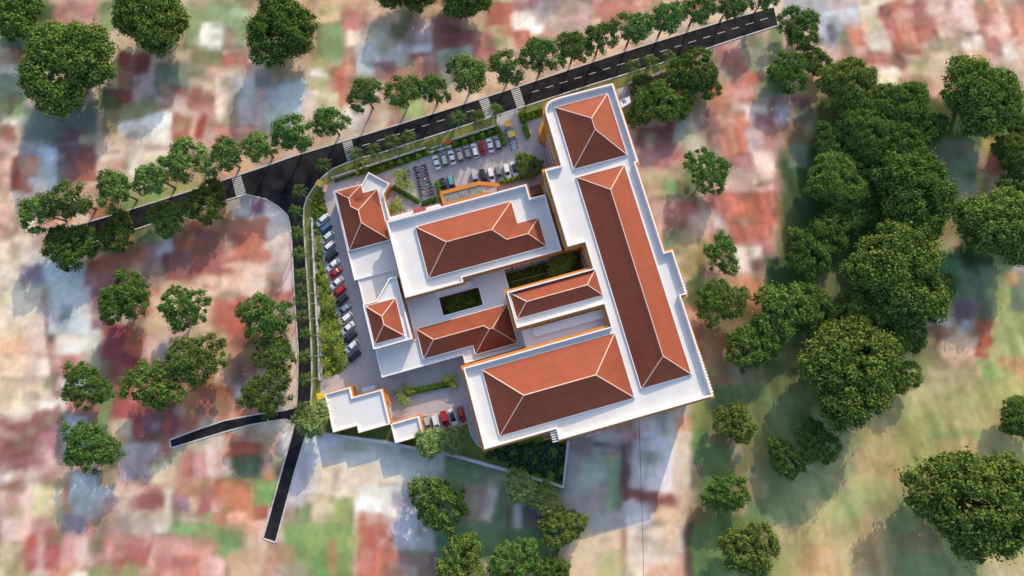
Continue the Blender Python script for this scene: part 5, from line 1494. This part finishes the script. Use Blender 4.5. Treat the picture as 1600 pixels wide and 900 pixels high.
# palms
def palm_proto(name, Hh, L, nf, m, seed, tr=0.16):
    r = random.Random(seed)
    root = empty(name, (0, -3000))
    V, F = [], []
    for i in range(nf):
        th = 2 * math.pi * i / nf + r.uniform(-0.15, 0.15)
        up = r.uniform(0.15, 0.75)
        ln = L * r.uniform(0.85, 1.1)
        pts = []
        for k in range(9):
            t = k / 8
            rad = ln * (t * 0.95)
            z = Hh + up * ln * math.sin(t * 2.2) * 0.45 - 0.42 * ln * t * t
            pts.append(Vector((rad * math.cos(th), rad * math.sin(th), z)))
        side = Vector((-math.sin(th), math.cos(th), 0))
        for k in range(8):
            a, b = pts[k], pts[k + 1]
            for q in range(2):
                p = a.lerp(b, q / 2)
                wd = ln * (0.24 if Hh > 5 else 0.2) * math.sin(math.pi * min(0.97, max(0.12, (k + q / 2) / 8.4)) ** 0.8) + 0.12
                dirv = (b - a).normalized()
                for sgn in (-1, 1):
                    tip = p + side * sgn * wd + dirv * wd * 0.55 + Vector((0, 0, -wd * 0.4))
                    o = len(V)
                    V += [tuple(p), tuple(p + dirv * 0.05 * ln), tuple(tip)]
                    F.append((o, o + 1, o + 2) if sgn > 0 else (o, o + 2, o + 1))
            o = len(V)
            V += [tuple(a - side * 0.035), tuple(b - side * 0.03), tuple(b + side * 0.03), tuple(a + side * 0.035)]
            F.append((o, o + 1, o + 2, o + 3))
    mb = MB()
    mb.add(V, F)
    mb.build('fronds', m, root)
    t = MB().tube([(0, 0, 0), (0, 0, 0.5), (0.05, 0.02, Hh * 0.5), (0, 0, Hh)], [tr * 1.6, tr * 1.1, tr, tr * 0.8], 8)
    t.build('trunk', M['palmbark'], root)
    return remember(root)


PALM_H = 12.0
palm = [palm_proto('palm_tree', PALM_H, 3.5, 12, LF_PALM, s) for s in (1, 2, 3)]
spots = [(504, 258), (554, 240), (582, 234), (612, 222), (638, 214), (714, 186), (746, 184), (774, 172)]
spots2 = [(990, 105), (1017, 97), (1046, 90)]
spots3 = [(466, 299), (460, 330), (465, 364), (468, 396), (470, 428), (470, 453), (468, 470), (471, 495), (477, 523), (476, 557), (476, 594), (471, 640)]
cnt = 0
for lst, txt, g in ((spots, '%s palm from the left in the row between main road and upper car park', 'palms along the main road'),
                    (spots2, '%s palm from the left of the three above the tree group by the star shelter', 'palms along the main road'),
                    (spots3, '%s palm from the top in the column along the side road', 'palms along the side road')):
    for i, (u, v) in enumerate(lst):
        p = palm[cnt % 3]
        o = p if cnt < 3 else copy_tree(p)
        cnt += 1
        x, y = P(u, v, PALM_H - 0.2)
        o.location = (x, y, 0)
        o.rotation_euler = (0, 0, R.uniform(0, 6))
        s = R.uniform(0.85, 1.05) * (0.85 if 'side road' in g else 1)
        o.scale = (s, s, 1)
        tag(o, txt % ordn(i), 'palm', g)


# shrubs
def shrub_mesh(name, m, n, rad, leaf, seed, up=0.9, spike=0.0):
    r = np.random.RandomState(seed)
    d = r.normal(size=(n, 3))
    d /= np.linalg.norm(d, axis=1, keepdims=True)
    d[:, 2] = np.abs(d[:, 2])
    lump = 1 + 0.18 * np.sin(3 * np.arctan2(d[:, 1], d[:, 0]) + seed) + spike * r.uniform(-0.5, 0.6, n)
    cen = d * (rad * r.uniform(0.6, 1, n) * lump)[:, None] * np.array([1, 1, up])
    cen[:, 2] += 0.1
    return leaf_mesh(name, cen, d + r.normal(size=(n, 3)) * 0.4, leaf, m, seed, aspect=1.9 if spike else 1.4)


SH_Y = [shrub_mesh('shrub', LF_SHRUB, 200, 1.0, 0.36, 5 + i, 1.2, 0.6) for i in range(4)]
SH_B = [shrub_mesh('ball_shrub', LF_BALL, 360, 0.95, 0.24, 15 + i, 1.1) for i in range(2)]
SH_D = [shrub_mesh('dark_bush', LF_DARK, 260, 1.2, 0.4, 25 + i, 0.9, 0.3) for i in range(2)]
LF_GP = leafmat('garden_palm_fronds', (0.10, 0.17, 0.02), (0.34, 0.36, 0.07))
GP = [palm_proto('garden_palm', 1.9, 2.0, 8, LF_GP, 60 + i, 0.09) for i in range(2)]
for q_ in GP:
    q_.location = (0, -3000, 0)
gp_used = set()


def put_gpalm(u, v, s, label, group, z=0.06, k=0):
    p = GP[k % 2]
    if p.name in gp_used:
        o = copy_tree(p)
    else:
        gp_used.add(p.name)
        o = p
    x, y = P(u, v, 2.0 + z)
    o.location = (x, y, z)
    o.scale = (s, s, s)
    o.rotation_euler = (0, 0, R.uniform(0, 6.28))
    tag(o, label, 'small palm', group)


def put_shrub(meshes, name, u, v, s, label, cat, group, z=0.06, k=0, h=0.6):
    o = obj(name, meshes[k % len(meshes)])
    x, y = P(u, v, h)
    o.location = (x, y, z + (0.45 if name == 'ball_shrub' else 0))
    o.scale = (s, s, s)
    o.rotation_euler = (0, 0, R.uniform(0, 6.28))
    tag(o, label, cat, group)
    return o


def inside(x, y, W):
    c = False
    n = len(W)
    for i in range(n):
        (x1, y1), (x2, y2) = W[i], W[(i + 1) % n]
        if (y1 > y) != (y2 > y) and x < (x2 - x1) * (y - y1) / (y2 - y1) + x1:
            c = not c
    return c


def scatter(polyp, n, dmin, seed):
    r = random.Random(seed)
    us = [p[0] for p in polyp]
    vs = [p[1] for p in polyp]
    out = []
    t = 0
    while len(out) < n and t < 20000:
        t += 1
        u, v = r.uniform(min(us), max(us)), r.uniform(min(vs), max(vs))
        if inside(u, v, polyp) and all((u - a) ** 2 + (v - b) ** 2 > dmin ** 2 for a, b in out):
            out.append((u, v))
    return out


gpoly = [(493, 350), (498, 380), (504, 425), (512, 446), (520, 480), (527, 506), (535, 540), (540, 572), (534, 580), (506, 588), (503, 540), (501, 508), (497, 440), (493, 370)]
for i, (u, v) in enumerate(scatter(gpoly, 60, 8.4, 5)):
    if i % 5 in (0, 3):
        put_gpalm(u, v, R.uniform(0.8, 1.25), 'small spiky palm in the long planting bed beside the slanted row of cars', 'small palms in the long bed', 0.07, i)
        continue
    put_shrub(SH_Y, 'garden_shrub', u, v, R.uniform(0.5, 0.95), 'yellow-green shrub in the long planting bed beside the row of cars', 'shrub', 'shrubs in the long bed', k=i)
gp2 = [(492, 305), (503, 302), (507, 330), (500, 345), (493, 340)]
for i, (u, v) in enumerate(scatter(gp2, 12, 6.5, 8)):
    put_shrub(SH_Y, 'garden_shrub', u, v, R.uniform(0.8, 1.2), 'yellow-green shrub in the short bed above the top white car', 'shrub', 'shrubs in the short bed', k=i)
balls = [(597, 264), (611, 257), (625.6, 253), (637, 250), (654, 245), (668, 240), (682, 236), (697, 230), (711, 225), (726, 222), (738, 218), (754, 213), (766, 208), (777, 201)]
for i, (u, v) in enumerate(balls):
    put_shrub(SH_B, 'ball_shrub', u, v, 1.15, '%s round shrub from the left in the hedge behind the upper car row' % ordn(i), 'shrub', 'round shrubs in the roadside hedge', k=i)
for i, (u, v) in enumerate([(779, 204), (783, 211), (785, 217), (788, 224)]):
    put_shrub(SH_B, 'ball_shrub', u, v, 1.15, '%s round shrub from the top beside the two yellow gate booths' % ordn(i), 'shrub', 'round shrubs left of the gate booths', k=i)
for i, (u, v) in enumerate([(814, 180), (818, 189), (820, 199), (822, 206), (824, 212), (826, 184), (834, 182), (843, 178), (850, 174)]):
    put_shrub(SH_B, 'ball_shrub', u, v, 1.1, '%s round shrub in the angled hedge between the gate booths and the rounded wing' % ordn(i), 'shrub', 'round shrubs of the angled hedge', k=i)
for i, (u, v) in enumerate([(785, 284), (794, 283), (802, 281), (811, 278), (818, 276)]):
    put_shrub(SH_B, 'ball_shrub', u, v, 1.1, '%s round shrub from the left below the second car row' % ordn(i), 'shrub', 'round shrubs below the second car row', k=i)
for i, (u, v) in enumerate([(684, 287), (685.5, 293), (687, 300), (689, 307), (691, 314)]):
    put_shrub(SH_B, 'ball_shrub', u, v, 1.1, '%s round shrub from the top along the left side of the orange canopy' % ordn(i), 'shrub', 'round shrubs at the canopy', k=i)
for i, t in enumerate([j / 11 for j in range(12)]):
    put_shrub(SH_B, 'ball_shrub', 635 + 66 * t, 613 - 14 * t, 1.05, '%s round shrub from the left in the strip above the marked motorcycle bays' % ordn(i), 'shrub', 'round shrubs in the lower car park', k=i)


def hedge(a, b, wd, h, label, n_per=60):
    A, B = Vector(P(*a)), Vector(P(*b))
    L = (B - A).length
    r = np.random.RandomState(int(a[0] * 7 + a[1]))
    n = int(L * n_per * wd)
    t = r.rand(n)
    d = (B - A) / L
    nn = Vector((-d.y, d.x))
    s = r.uniform(-wd / 2, wd / 2, n)
    z = h * (1 - (np.abs(s) / (wd / 2)) ** 4 * 0.4) * r.uniform(0.7, 1.05, n)
    cen = np.stack([t * L * d.x + s * nn.x, t * L * d.y + s * nn.y, z], 1)
    nor = np.stack([s * nn.x, s * nn.y, np.ones(n)], 1) + r.normal(size=(n, 3)) * 0.4
    me = leaf_mesh('hedge', cen, nor, 0.3, LF_HEDGE, 3)
    o = obj('hedge', me)
    o.location = (A.x, A.y, 0.06)
    tag(o, label, 'hedge')


hedge((578, 266), (668, 238), 2.4, 0.8, 'long green hedge strip behind the low wall above the motorcycle parking')
hedge((706, 229), (778, 205), 2.2, 0.8, 'green hedge strip behind the upper row of nine cars')
hedge((672, 236), (704, 226), 1.6, 0.7, 'short hedge in front of the lettered sign wall')
hedge((524, 284), (575, 267), 0.8, 0.8, 'thin hedge under the low wall at the upper left corner of the site')
hedge((614, 293), (656, 317), 1.7, 1.1, 'diagonal hedge from the slanted porch to the central hall')
hedge((659, 320), (683, 312), 1.8, 1.1, 'short hedge below the motorcycle rows')
hedge((634, 614), (702, 600), 1.6, 0.7, 'hedge strip between the lower car park lane and its marked bays')
hedge((637, 474), (649, 531), 0.9, 2.8, 'narrow strip of green between the small hip roof block and the courtyard building')
hedge((587, 546), (648, 530), 0.9, 2.8, 'narrow strip of green below the small hip roof block')
hedge((815, 181), (826, 215), 1.3, 0.8, 'hedge right of the gate booths')
hedge((816, 182), (850, 174), 1.4, 0.8, 'hedge below the verge beside the rounded wing')

for i, (u, v) in enumerate([(703, 597), (696, 592), (710, 590), (709, 603), (629.5, 604), (618, 614), (626, 622), (633, 628), (640, 611)]):
    put_gpalm(u, v, R.uniform(0.8, 1.1), '%s bright small palm round the hedge strip of the lower car park' % ordn(i), 'small palms in the lower car park', z=0.5, k=i)
for i, (u, v) in enumerate([(620, 270), (628, 271), (636, 284), (622, 280), (630, 290), (641, 292), (624, 288)]):
    put_gpalm(u, v, R.uniform(0.9, 1.2), '%s small palm of the clump beside the motorcycle rows' % ordn(i), 'small palms beside the motorcycles', z=0.8, k=i)
for i, (u, v) in enumerate([(612, 322), (620, 315), (618, 325), (625, 326), (610, 330)]):
    put_gpalm(u, v, R.uniform(0.8, 1.1), '%s small palm of the clump in the corner between porch and hall' % ordn(i), 'small palms in the porch corner', z=0.5, k=i)
for i, (u, v) in enumerate([(565, 258), (558, 263), (571, 266), (560, 268)]):
    put_shrub(SH_Y, 'garden_shrub', u, v, 1.2, '%s yellowish shrub of the clump above the slanted porch' % ordn(i), 'shrub', 'shrubs above the slanted porch', k=i)
lp = [(770, 706), (800, 698), (845, 690), (880, 692), (874, 748), (800, 728), (760, 712)]
for i, (u, v) in enumerate(scatter(lp, 34, 9, 9)):
    put_shrub(SH_D, 'dark_bush', u, v, R.uniform(0.7, 1.15), 'dark bush on the shaded triangular lawn', 'bush', 'dark bushes on the lawn', k=i)
# courtyard and light well planting
cyg = ccw([tuple(p) for p in offset(hole, -0.15)])
sheet('planting_bed', cyg, 0.5, M['grass'])
cx, cyy = sum(p[0] for p in hole) / 4, sum(p[1] for p in hole) / 4
rr = random.Random(6)
H0, H1, H3 = Vector(hole[0]), Vector(hole[1]), Vector(hole[3])
for i in range(30):
    p = H0 + (H1 - H0) * rr.uniform(0.1, 0.9) + (H3 - H0) * rr.uniform(0.12, 0.88)
    o = obj('courtyard_plant', SH_Y[i % 4])
    o.location = (p.x, p.y, 0.5)
    s = rr.uniform(0.6, 1.1)
    o.scale = (s, s, s)
    tag(o, 'leafy plant inside the square courtyard', 'plant', 'plants in the square courtyard')
gw = PL([(792, 432), (905, 398), (918, 425), (800, 460)], 0)
sheet('planting_bed', ccw(gw), 0.09, M['grass'])
for i, (u, v) in enumerate([(868, 412), (876, 405), (884, 412), (889, 404), (868, 424), (878, 420)]):
    put_gpalm(u, v, R.uniform(1.5, 1.9), '%s tall plant in the dark garden slot below the central hall' % ordn(i), 'tall plants in the garden slot', z=2.5, k=i)
for i in range(12):
    put_shrub(SH_Y, 'slot_shrub', 797 + i * 9.5, 434 - i * 2.8, 1.3, '%s leafy shrub from the left against the hall side of the garden slot' % ordn(i), 'shrub', 'shrubs on the hall side of the slot', k=i)
for i in range(9):
    put_shrub(SH_B, 'slot_bush', 800 + i * 9, 448 - i * 2.7, 1.25, '%s low bush from the left in the dark garden slot' % ordn(i), 'bush', 'low bushes in the garden slot', k=i)
MB().strip(PL([(796, 442), (872, 421)], 0.6), 0.25, 0.1, 0.6).build('garden_kerb', M['kerb'])
tag(bpy.data.objects['garden_kerb'], kind='structure')

# ---------------------------------------------------------------- vehicles
def paint(name, c, rough=0.25):
    m = mat(name, c, rough, spec=0.5)
    b = m.node_tree.nodes['Principled BSDF']
    b.inputs['Coat Weight'].default_value = 0.5
    return m


CARC = {'white': paint('white_car_paint', (0.72, 0.72, 0.74)), 'silver': paint('silver_car_paint', (0.42, 0.44, 0.47)),
        'grey': paint('grey_car_paint', (0.2, 0.21, 0.22)), 'red': paint('red_car_paint', (0.42, 0.012, 0.02)),
        'blue': paint('blue_car_paint', (0.05, 0.13, 0.22)), 'black': paint('black_car_paint', (0.018, 0.02, 0.026)),
        'teal': paint('teal_car_paint', (0.08, 0.33, 0.31)), 'beige': paint('beige_car_paint', (0.5, 0.44, 0.38)), 'greyblue': paint('grey_blue_car_paint', (0.16, 0.22, 0.26))}
PROTO = {}


def section(x, hw, z0, z1, r):
    """rounded cross-section at x: from lower edge up and over"""
    return [(x, -hw, z0), (x, -hw, z1 - r), (x, -hw + r * 0.35, z1 - r * 0.3), (x, -hw + r, z1), (x, hw - r, z1), (x, hw - r * 0.35, z1 - r * 0.3), (x, hw, z1 - r), (x, hw, z0)]


def loft(secs, close=True):
    mb = MB()
    n = len(secs[0])
    vs = [v for s in secs for v in s]
    fs = []
    for k in range(len(secs) - 1):
        for i in range(n):
            j = (i + 1) % n
            fs.append((k * n + i, k * n + j, (k + 1) * n + j, (k + 1) * n + i))
    fs.append(tuple(reversed(range(n))))
    fs.append(tuple((len(secs) - 1) * n + i for i in range(n)))
    # outward check is left to normals recalculation
    return mb.add(vs, fs)


def fixn(o):
    bm = bmesh.new()
    bm.from_mesh(o.data)
    bmesh.ops.recalc_face_normals(bm, faces=bm.faces[:])
    bm.to_mesh(o.data)
    bm.free()
    return o


def make_car(kind, colour, roof=None):
    """front looks along +x; origin on the ground under the middle"""
    root = empty('parked_car', (0, -3000))
    body = CARC[colour]
    L = {'sedan': 4.6, 'suv': 4.6, 'van': 4.4}[kind]
    hl = L / 2
    zt = {'sedan': 0.92, 'suv': 1.0, 'van': 1.02}[kind]
    b = loft([section(-hl, 0.68, 0.42, zt * 0.82, 0.12), section(-hl + 0.25, 0.84, 0.3, zt * 0.97, 0.15), section(-hl + 1.0, 0.9, 0.25, zt, 0.15), section(0, 0.91, 0.22, zt, 0.15),
              section(hl - 1.2, 0.9, 0.25, zt * 0.97, 0.16), section(hl - 0.45, 0.84, 0.28, zt * 0.84, 0.16), section(hl - 0.08, 0.7, 0.34, zt * 0.7, 0.14), section(hl, 0.58, 0.4, zt * 0.62, 0.1)])
    bo = fixn(b.build('body', body, root, smooth=False))
    # cabin glass
    x = {'sedan': (-hl + 0.75, -hl + 1.35, 0.35, 1.15), 'suv': (-hl + 0.2, -hl + 0.6, 0.45, 1.2), 'van': (-hl + 0.12, -hl + 0.4, 0.75, 1.45)}[kind]
    zr = {'sedan': 1.43, 'suv': 1.68, 'van': 1.75}[kind]
    g = loft([section(x[0], 0.74, zt - 0.05, zt + 0.02, 0.02), section(x[1], 0.66, zt - 0.05, zr - 0.04, 0.14), section(x[2], 0.68, zt - 0.05, zr - 0.04, 0.14), section(x[3], 0.76, zt - 0.08, zt - 0.02, 0.02)])
    fixn(g.build('windows', M['carglass'], root))
    rf = loft([section(x[1] - 0.12, 0.56, zr - 0.12, zr - 0.05, 0.05), section(x[1] + 0.12, 0.64, zr - 0.08, zr, 0.06), section(x[2] - 0.15, 0.65, zr - 0.08, zr, 0.06), section(x[2] + 0.06, 0.6, zr - 0.12, zr - 0.05, 0.05)])
    fixn(rf.build('roof', CARC[roof] if roof else body, root))
    for sx in (-1, 1):
        for sy in (-1, 1):
            wx = sx * (hl - 0.85)
            wh = MB().tube([(wx, sy * 0.72, 0.33), (wx, sy * 0.93, 0.33)], [0.33, 0.33], 16).build('wheel', M['tyre'], root)
            MB().tube([(wx, sy * 0.92, 0.33), (wx, sy * 0.945, 0.33)], [0.2, 0.2], 12).build('rim', M['rim'], wh)
    for sy in (-1, 1):
        MB().box(hl - 0.28, sy * 0.52 - 0.16, zt * 0.64, hl - 0.06, sy * 0.52 + 0.14, zt * 0.74).build('headlight', M['lamp'], root)
        MB().box(-hl - 0.01, sy * 0.55 - 0.14, zt * 0.7, -hl + 0.1, sy * 0.55 + 0.12, zt * 0.82).build('tail_light', M['tail'], root)
        MB().box(x[3] - 0.25, sy * 0.98 - 0.1, zt + 0.02, x[3] - 0.08, sy * 0.98 + 0.1, zt + 0.16).build('mirror', body, root)
    return remember(root)


def put_car(kind, colour, u, v, ang, label, group, roof=None):
    key = (kind, colour, roof)
    if key not in PROTO:
        PROTO[key] = make_car(kind, colour, roof)
        o = PROTO[key]
    else:
        o = copy_tree(PROTO[key])
    x, y = P(u, v, 0.8)
    o.location = (x, y, 0.062)
    o.rotation_euler = (0, 0, ang)
    o.scale = (1.09, 1.06, 1.05)
    tag(o, label, 'car', group)


def dirang(u0, v0, u1, v1):
    a, b = P(u0, v0), P(u1, v1)
    return math.atan2(b[1] - a[1], b[0] - a[0])


west = [(504, 344, 'suv', 'white'), (508, 358, 'van', 'blue'), (511.5, 371, 'suv', 'white'), (514, 385.5, 'van', 'silver'), (517.5, 400, 'suv', 'black'), (520.5, 413.5, 'sedan', 'white'), (523, 427, 'sedan', 'red'), (526.5, 441.5, 'sedan', 'white'), (530, 455.5, 'suv', 'red'), (533.7, 469.5, 'suv', 'black'), (537.5, 483.5, 'sedan', 'greyblue'), (540, 498, 'suv', 'white'), (543.5, 512.5, 'sedan', 'white'), (547, 527, 'van', 'black'), (550, 541, 'suv', 'white'), (553, 557, 'van', 'black')]
cname = {'greyblue': 'grey-blue'}
for i, (u, v, k, c) in enumerate(west):
    put_car(k, c, u, v, dirang(u + 9, v - 8, u - 9, v + 8), '%s car from the top in the slanted row of sixteen, %s' % (ordn(i), cname.get(c, c)), 'cars parked in the slanted row', 'white' if (c in ('silver',)) else None)
north = [(682, 253.6, 'sedan', 'white', None), (694, 249, 'van', 'greyblue', 'beige'), (706, 246, 'sedan', 'white', None), (718, 242, 'suv', 'greyblue', 'beige'), (730, 238, 'suv', 'grey', None), (742, 235, 'suv', 'white', None), (753.6, 230.8, 'sedan', 'red', None), (765.5, 227, 'sedan', 'white', None), (777.5, 223.5, 'suv', 'grey', 'silver')]
for i, (u, v, k, c, rf) in enumerate(north):
    put_car(k, c, u, v, dirang(u + 2.8, v + 10, u - 2.8, v - 10), '%s car from the left in the upper row of nine behind the hedge, %s' % (ordn(i), cname.get(c, c)), 'cars parked in the upper row', rf)
south = [(693, 289.5, 'sedan', 'black', None), (705.5, 286, 'van', 'black', 'teal'), (742, 277.5, 'van', 'silver', None), (755, 275, 'van', 'black', None), (767.5, 274.5, 'suv', 'white', None), (779.5, 271, 'suv', 'grey', None), (792, 268, 'suv', 'white', None), (804, 265, 'sedan', 'white', 'black')]
for i, (u, v, k, c, rf) in enumerate(south):
    put_car(k, c, u, v, dirang(u - 2.8, v - 10, u + 2.8, v + 10), '%s car from the left behind the orange canopy, %s%s' % (ordn(i), cname.get(c, c), (' with a %s roof' % rf) if rf else ''), 'cars parked behind the canopy', rf)
low = [(668, 661, 'suv', 'beige', None), (681, 659, 'van', 'white', None), (694.5, 654.5, 'suv', 'red', None), (707.6, 652, 'sedan', 'white', 'black'), (720.8, 648, 'sedan', 'red', None)]
for i, (u, v, k, c, rf) in enumerate(low):
    put_car(k, c, u, v, dirang(u - 2.8, v - 10, u + 2.8, v + 10), '%s car from the left in the row of five by the small white hut, %s' % (ordn(i), c), 'cars parked in the lower car park', rf)


def make_bike(bm_='black'):
    root = empty('motorcycle', (0, -3000))
    for sx in (-0.62, 0.62):
        w_ = MB()
        pts = [(sx + 0.27 * math.cos(t), 0, 0.3 + 0.27 * math.sin(t)) for t in [2 * math.pi * k / 14 for k in range(15)]]
        w_.tube(pts, [0.06] * 15, 6, cap=False)
        wo = w_.build('wheel', M['tyre'], root)
        MB().tube([(sx, -0.04, 0.3), (sx, 0.04, 0.3)], [0.17, 0.17], 12).build('rim', M['rim'], wo)
    fixn(loft([[(x, y * s, z) for x, y, z in section(x0, 0.16, z0, z1, 0.05)] for x0, z0, z1, s in ((-0.75, 0.5, 0.78, 0.6), (-0.3, 0.35, 0.82, 1.1), (0.15, 0.35, 0.78, 1.0), (0.42, 0.5, 0.95, 0.9), (0.6, 0.7, 1.0, 0.5))]).build('body', CARC[bm_], root))
    fixn(loft([section(-0.78, 0.13, 0.78, 0.86, 0.03), section(-0.2, 0.17, 0.76, 0.85, 0.03), section(0.12, 0.1, 0.76, 0.83, 0.03)]).build('seat', M['carglass'], root))
    MB().tube([(0.42, -0.36, 1.03), (0.5, -0.12, 1.0), (0.5, 0.12, 1.0), (0.42, 0.36, 1.03)], [0.03] * 4, 6).build('handlebar', M['rim'], root)
    MB().tube([(0.5, 0, 1.0), (0.64, 0, 0.3)], [0.05, 0.05], 6).build('fork', M['rim'], root)
    MB().box(0.55, -0.09, 0.84, 0.66, 0.09, 0.98).build('headlight', M['lamp'], root)
    return remember(root)


bikes = [make_bike(c) for c in ('black', 'silver', 'red', 'white')]
BSEQ = [0, 1, 0, 3, 0, 2, 1, 0, 0, 3, 1, 0, 1, 2, 0, 0, 3, 0, 1, 0, 2, 0, 3, 0, 1, 0, 3]
b_used = set()
cols = [([(649.5, 262), (651.5, 265.5), (653, 269.5), (653.8, 274), (654.7, 278.5), (656, 283), (657, 287.5), (658.3, 292), (659.3, 296.5), (660.3, 301), (661.5, 305.5)], 'left column'),
        ([(661.3, 259), (663, 262.5), (663.8, 266.5), (665, 271), (666, 275.5), (666.5, 280), (668.8, 285), (670, 289), (672, 294), (672.4, 299), (673.4, 303.5)], 'right column'),
        ([(634, 265.5), (636, 270), (636, 274), (634, 279), (636, 283)], 'short column by the small palms')]
b_i = 0
for lst, t in cols:
    for i, (u, v) in enumerate(lst):
        bk = bikes[BSEQ[b_i % len(BSEQ)]]
        o = copy_tree(bk) if bk.name in b_used else bk
        b_used.add(bk.name)
        x, y = P(u, v, 0.5)
        o.location = (x, y, 0.062)
        o.rotation_euler = (0, 0, AX + math.radians(R.uniform(-9, 9)) + (math.pi if 'right' in t else 0))
        o.scale = (1.12, 1.0, 1.1)
        tag(o, '%s motorcycle from the top in the %s, %s' % (ordn(i), t, ('black', 'silver', 'red', 'white')[BSEQ[b_i % len(BSEQ)]]), 'motorcycle', 'motorcycles in the upper car park')
        b_i += 1


def booth(u, v, ang, label, island=True):
    r = empty('gate_booth', P(u, v, 1.2), 0.06, ang)
    tag(r, label, 'gate booth', 'yellow gate booths')
    MB().box(-0.9, -0.75, 0.0, 0.9, 0.75, 0.15).build('plinth', M['kerb'], r)
    MB().box(-0.7, -0.6, 0.15, 0.7, 0.6, 2.2).build('cabin', M['panelgrey'], r)
    MB().box(-1.0, -0.95, 2.2, 1.0, 0.95, 2.45).build('roof', M['yellow'], r)
    if island:
        MB().box(-1.0, -4.4, 0.0, 1.0, -1.2, 0.14).build('island', M['panelgrey'], r)
        for k in range(3):
            for s in (-1.15, 1.15):
                MB().tube([(s, -1.3 - k * 1.4, 0), (s, -1.3 - k * 1.4, 0.9)], [0.17, 0.14], 8).build('bollard', M['black'], r)
    MB().box(0.9, -0.1, 0.9, 3.2, 0.02, 1.02).build('barrier_arm', M['yellow'], r)
    return r


booth(793.5, 196, math.radians(15), 'yellow roofed gate booth nearer the main road at the upper entrance')
booth(799, 212, math.radians(15), 'yellow roofed gate booth nearer the cars at the upper entrance')
booth(501, 288, math.radians(-30), 'yellow gate booth at the top left corner of the site', False)
booth(503, 618, math.radians(15), 'yellow gate booth beside the stepped flat white roof', False)
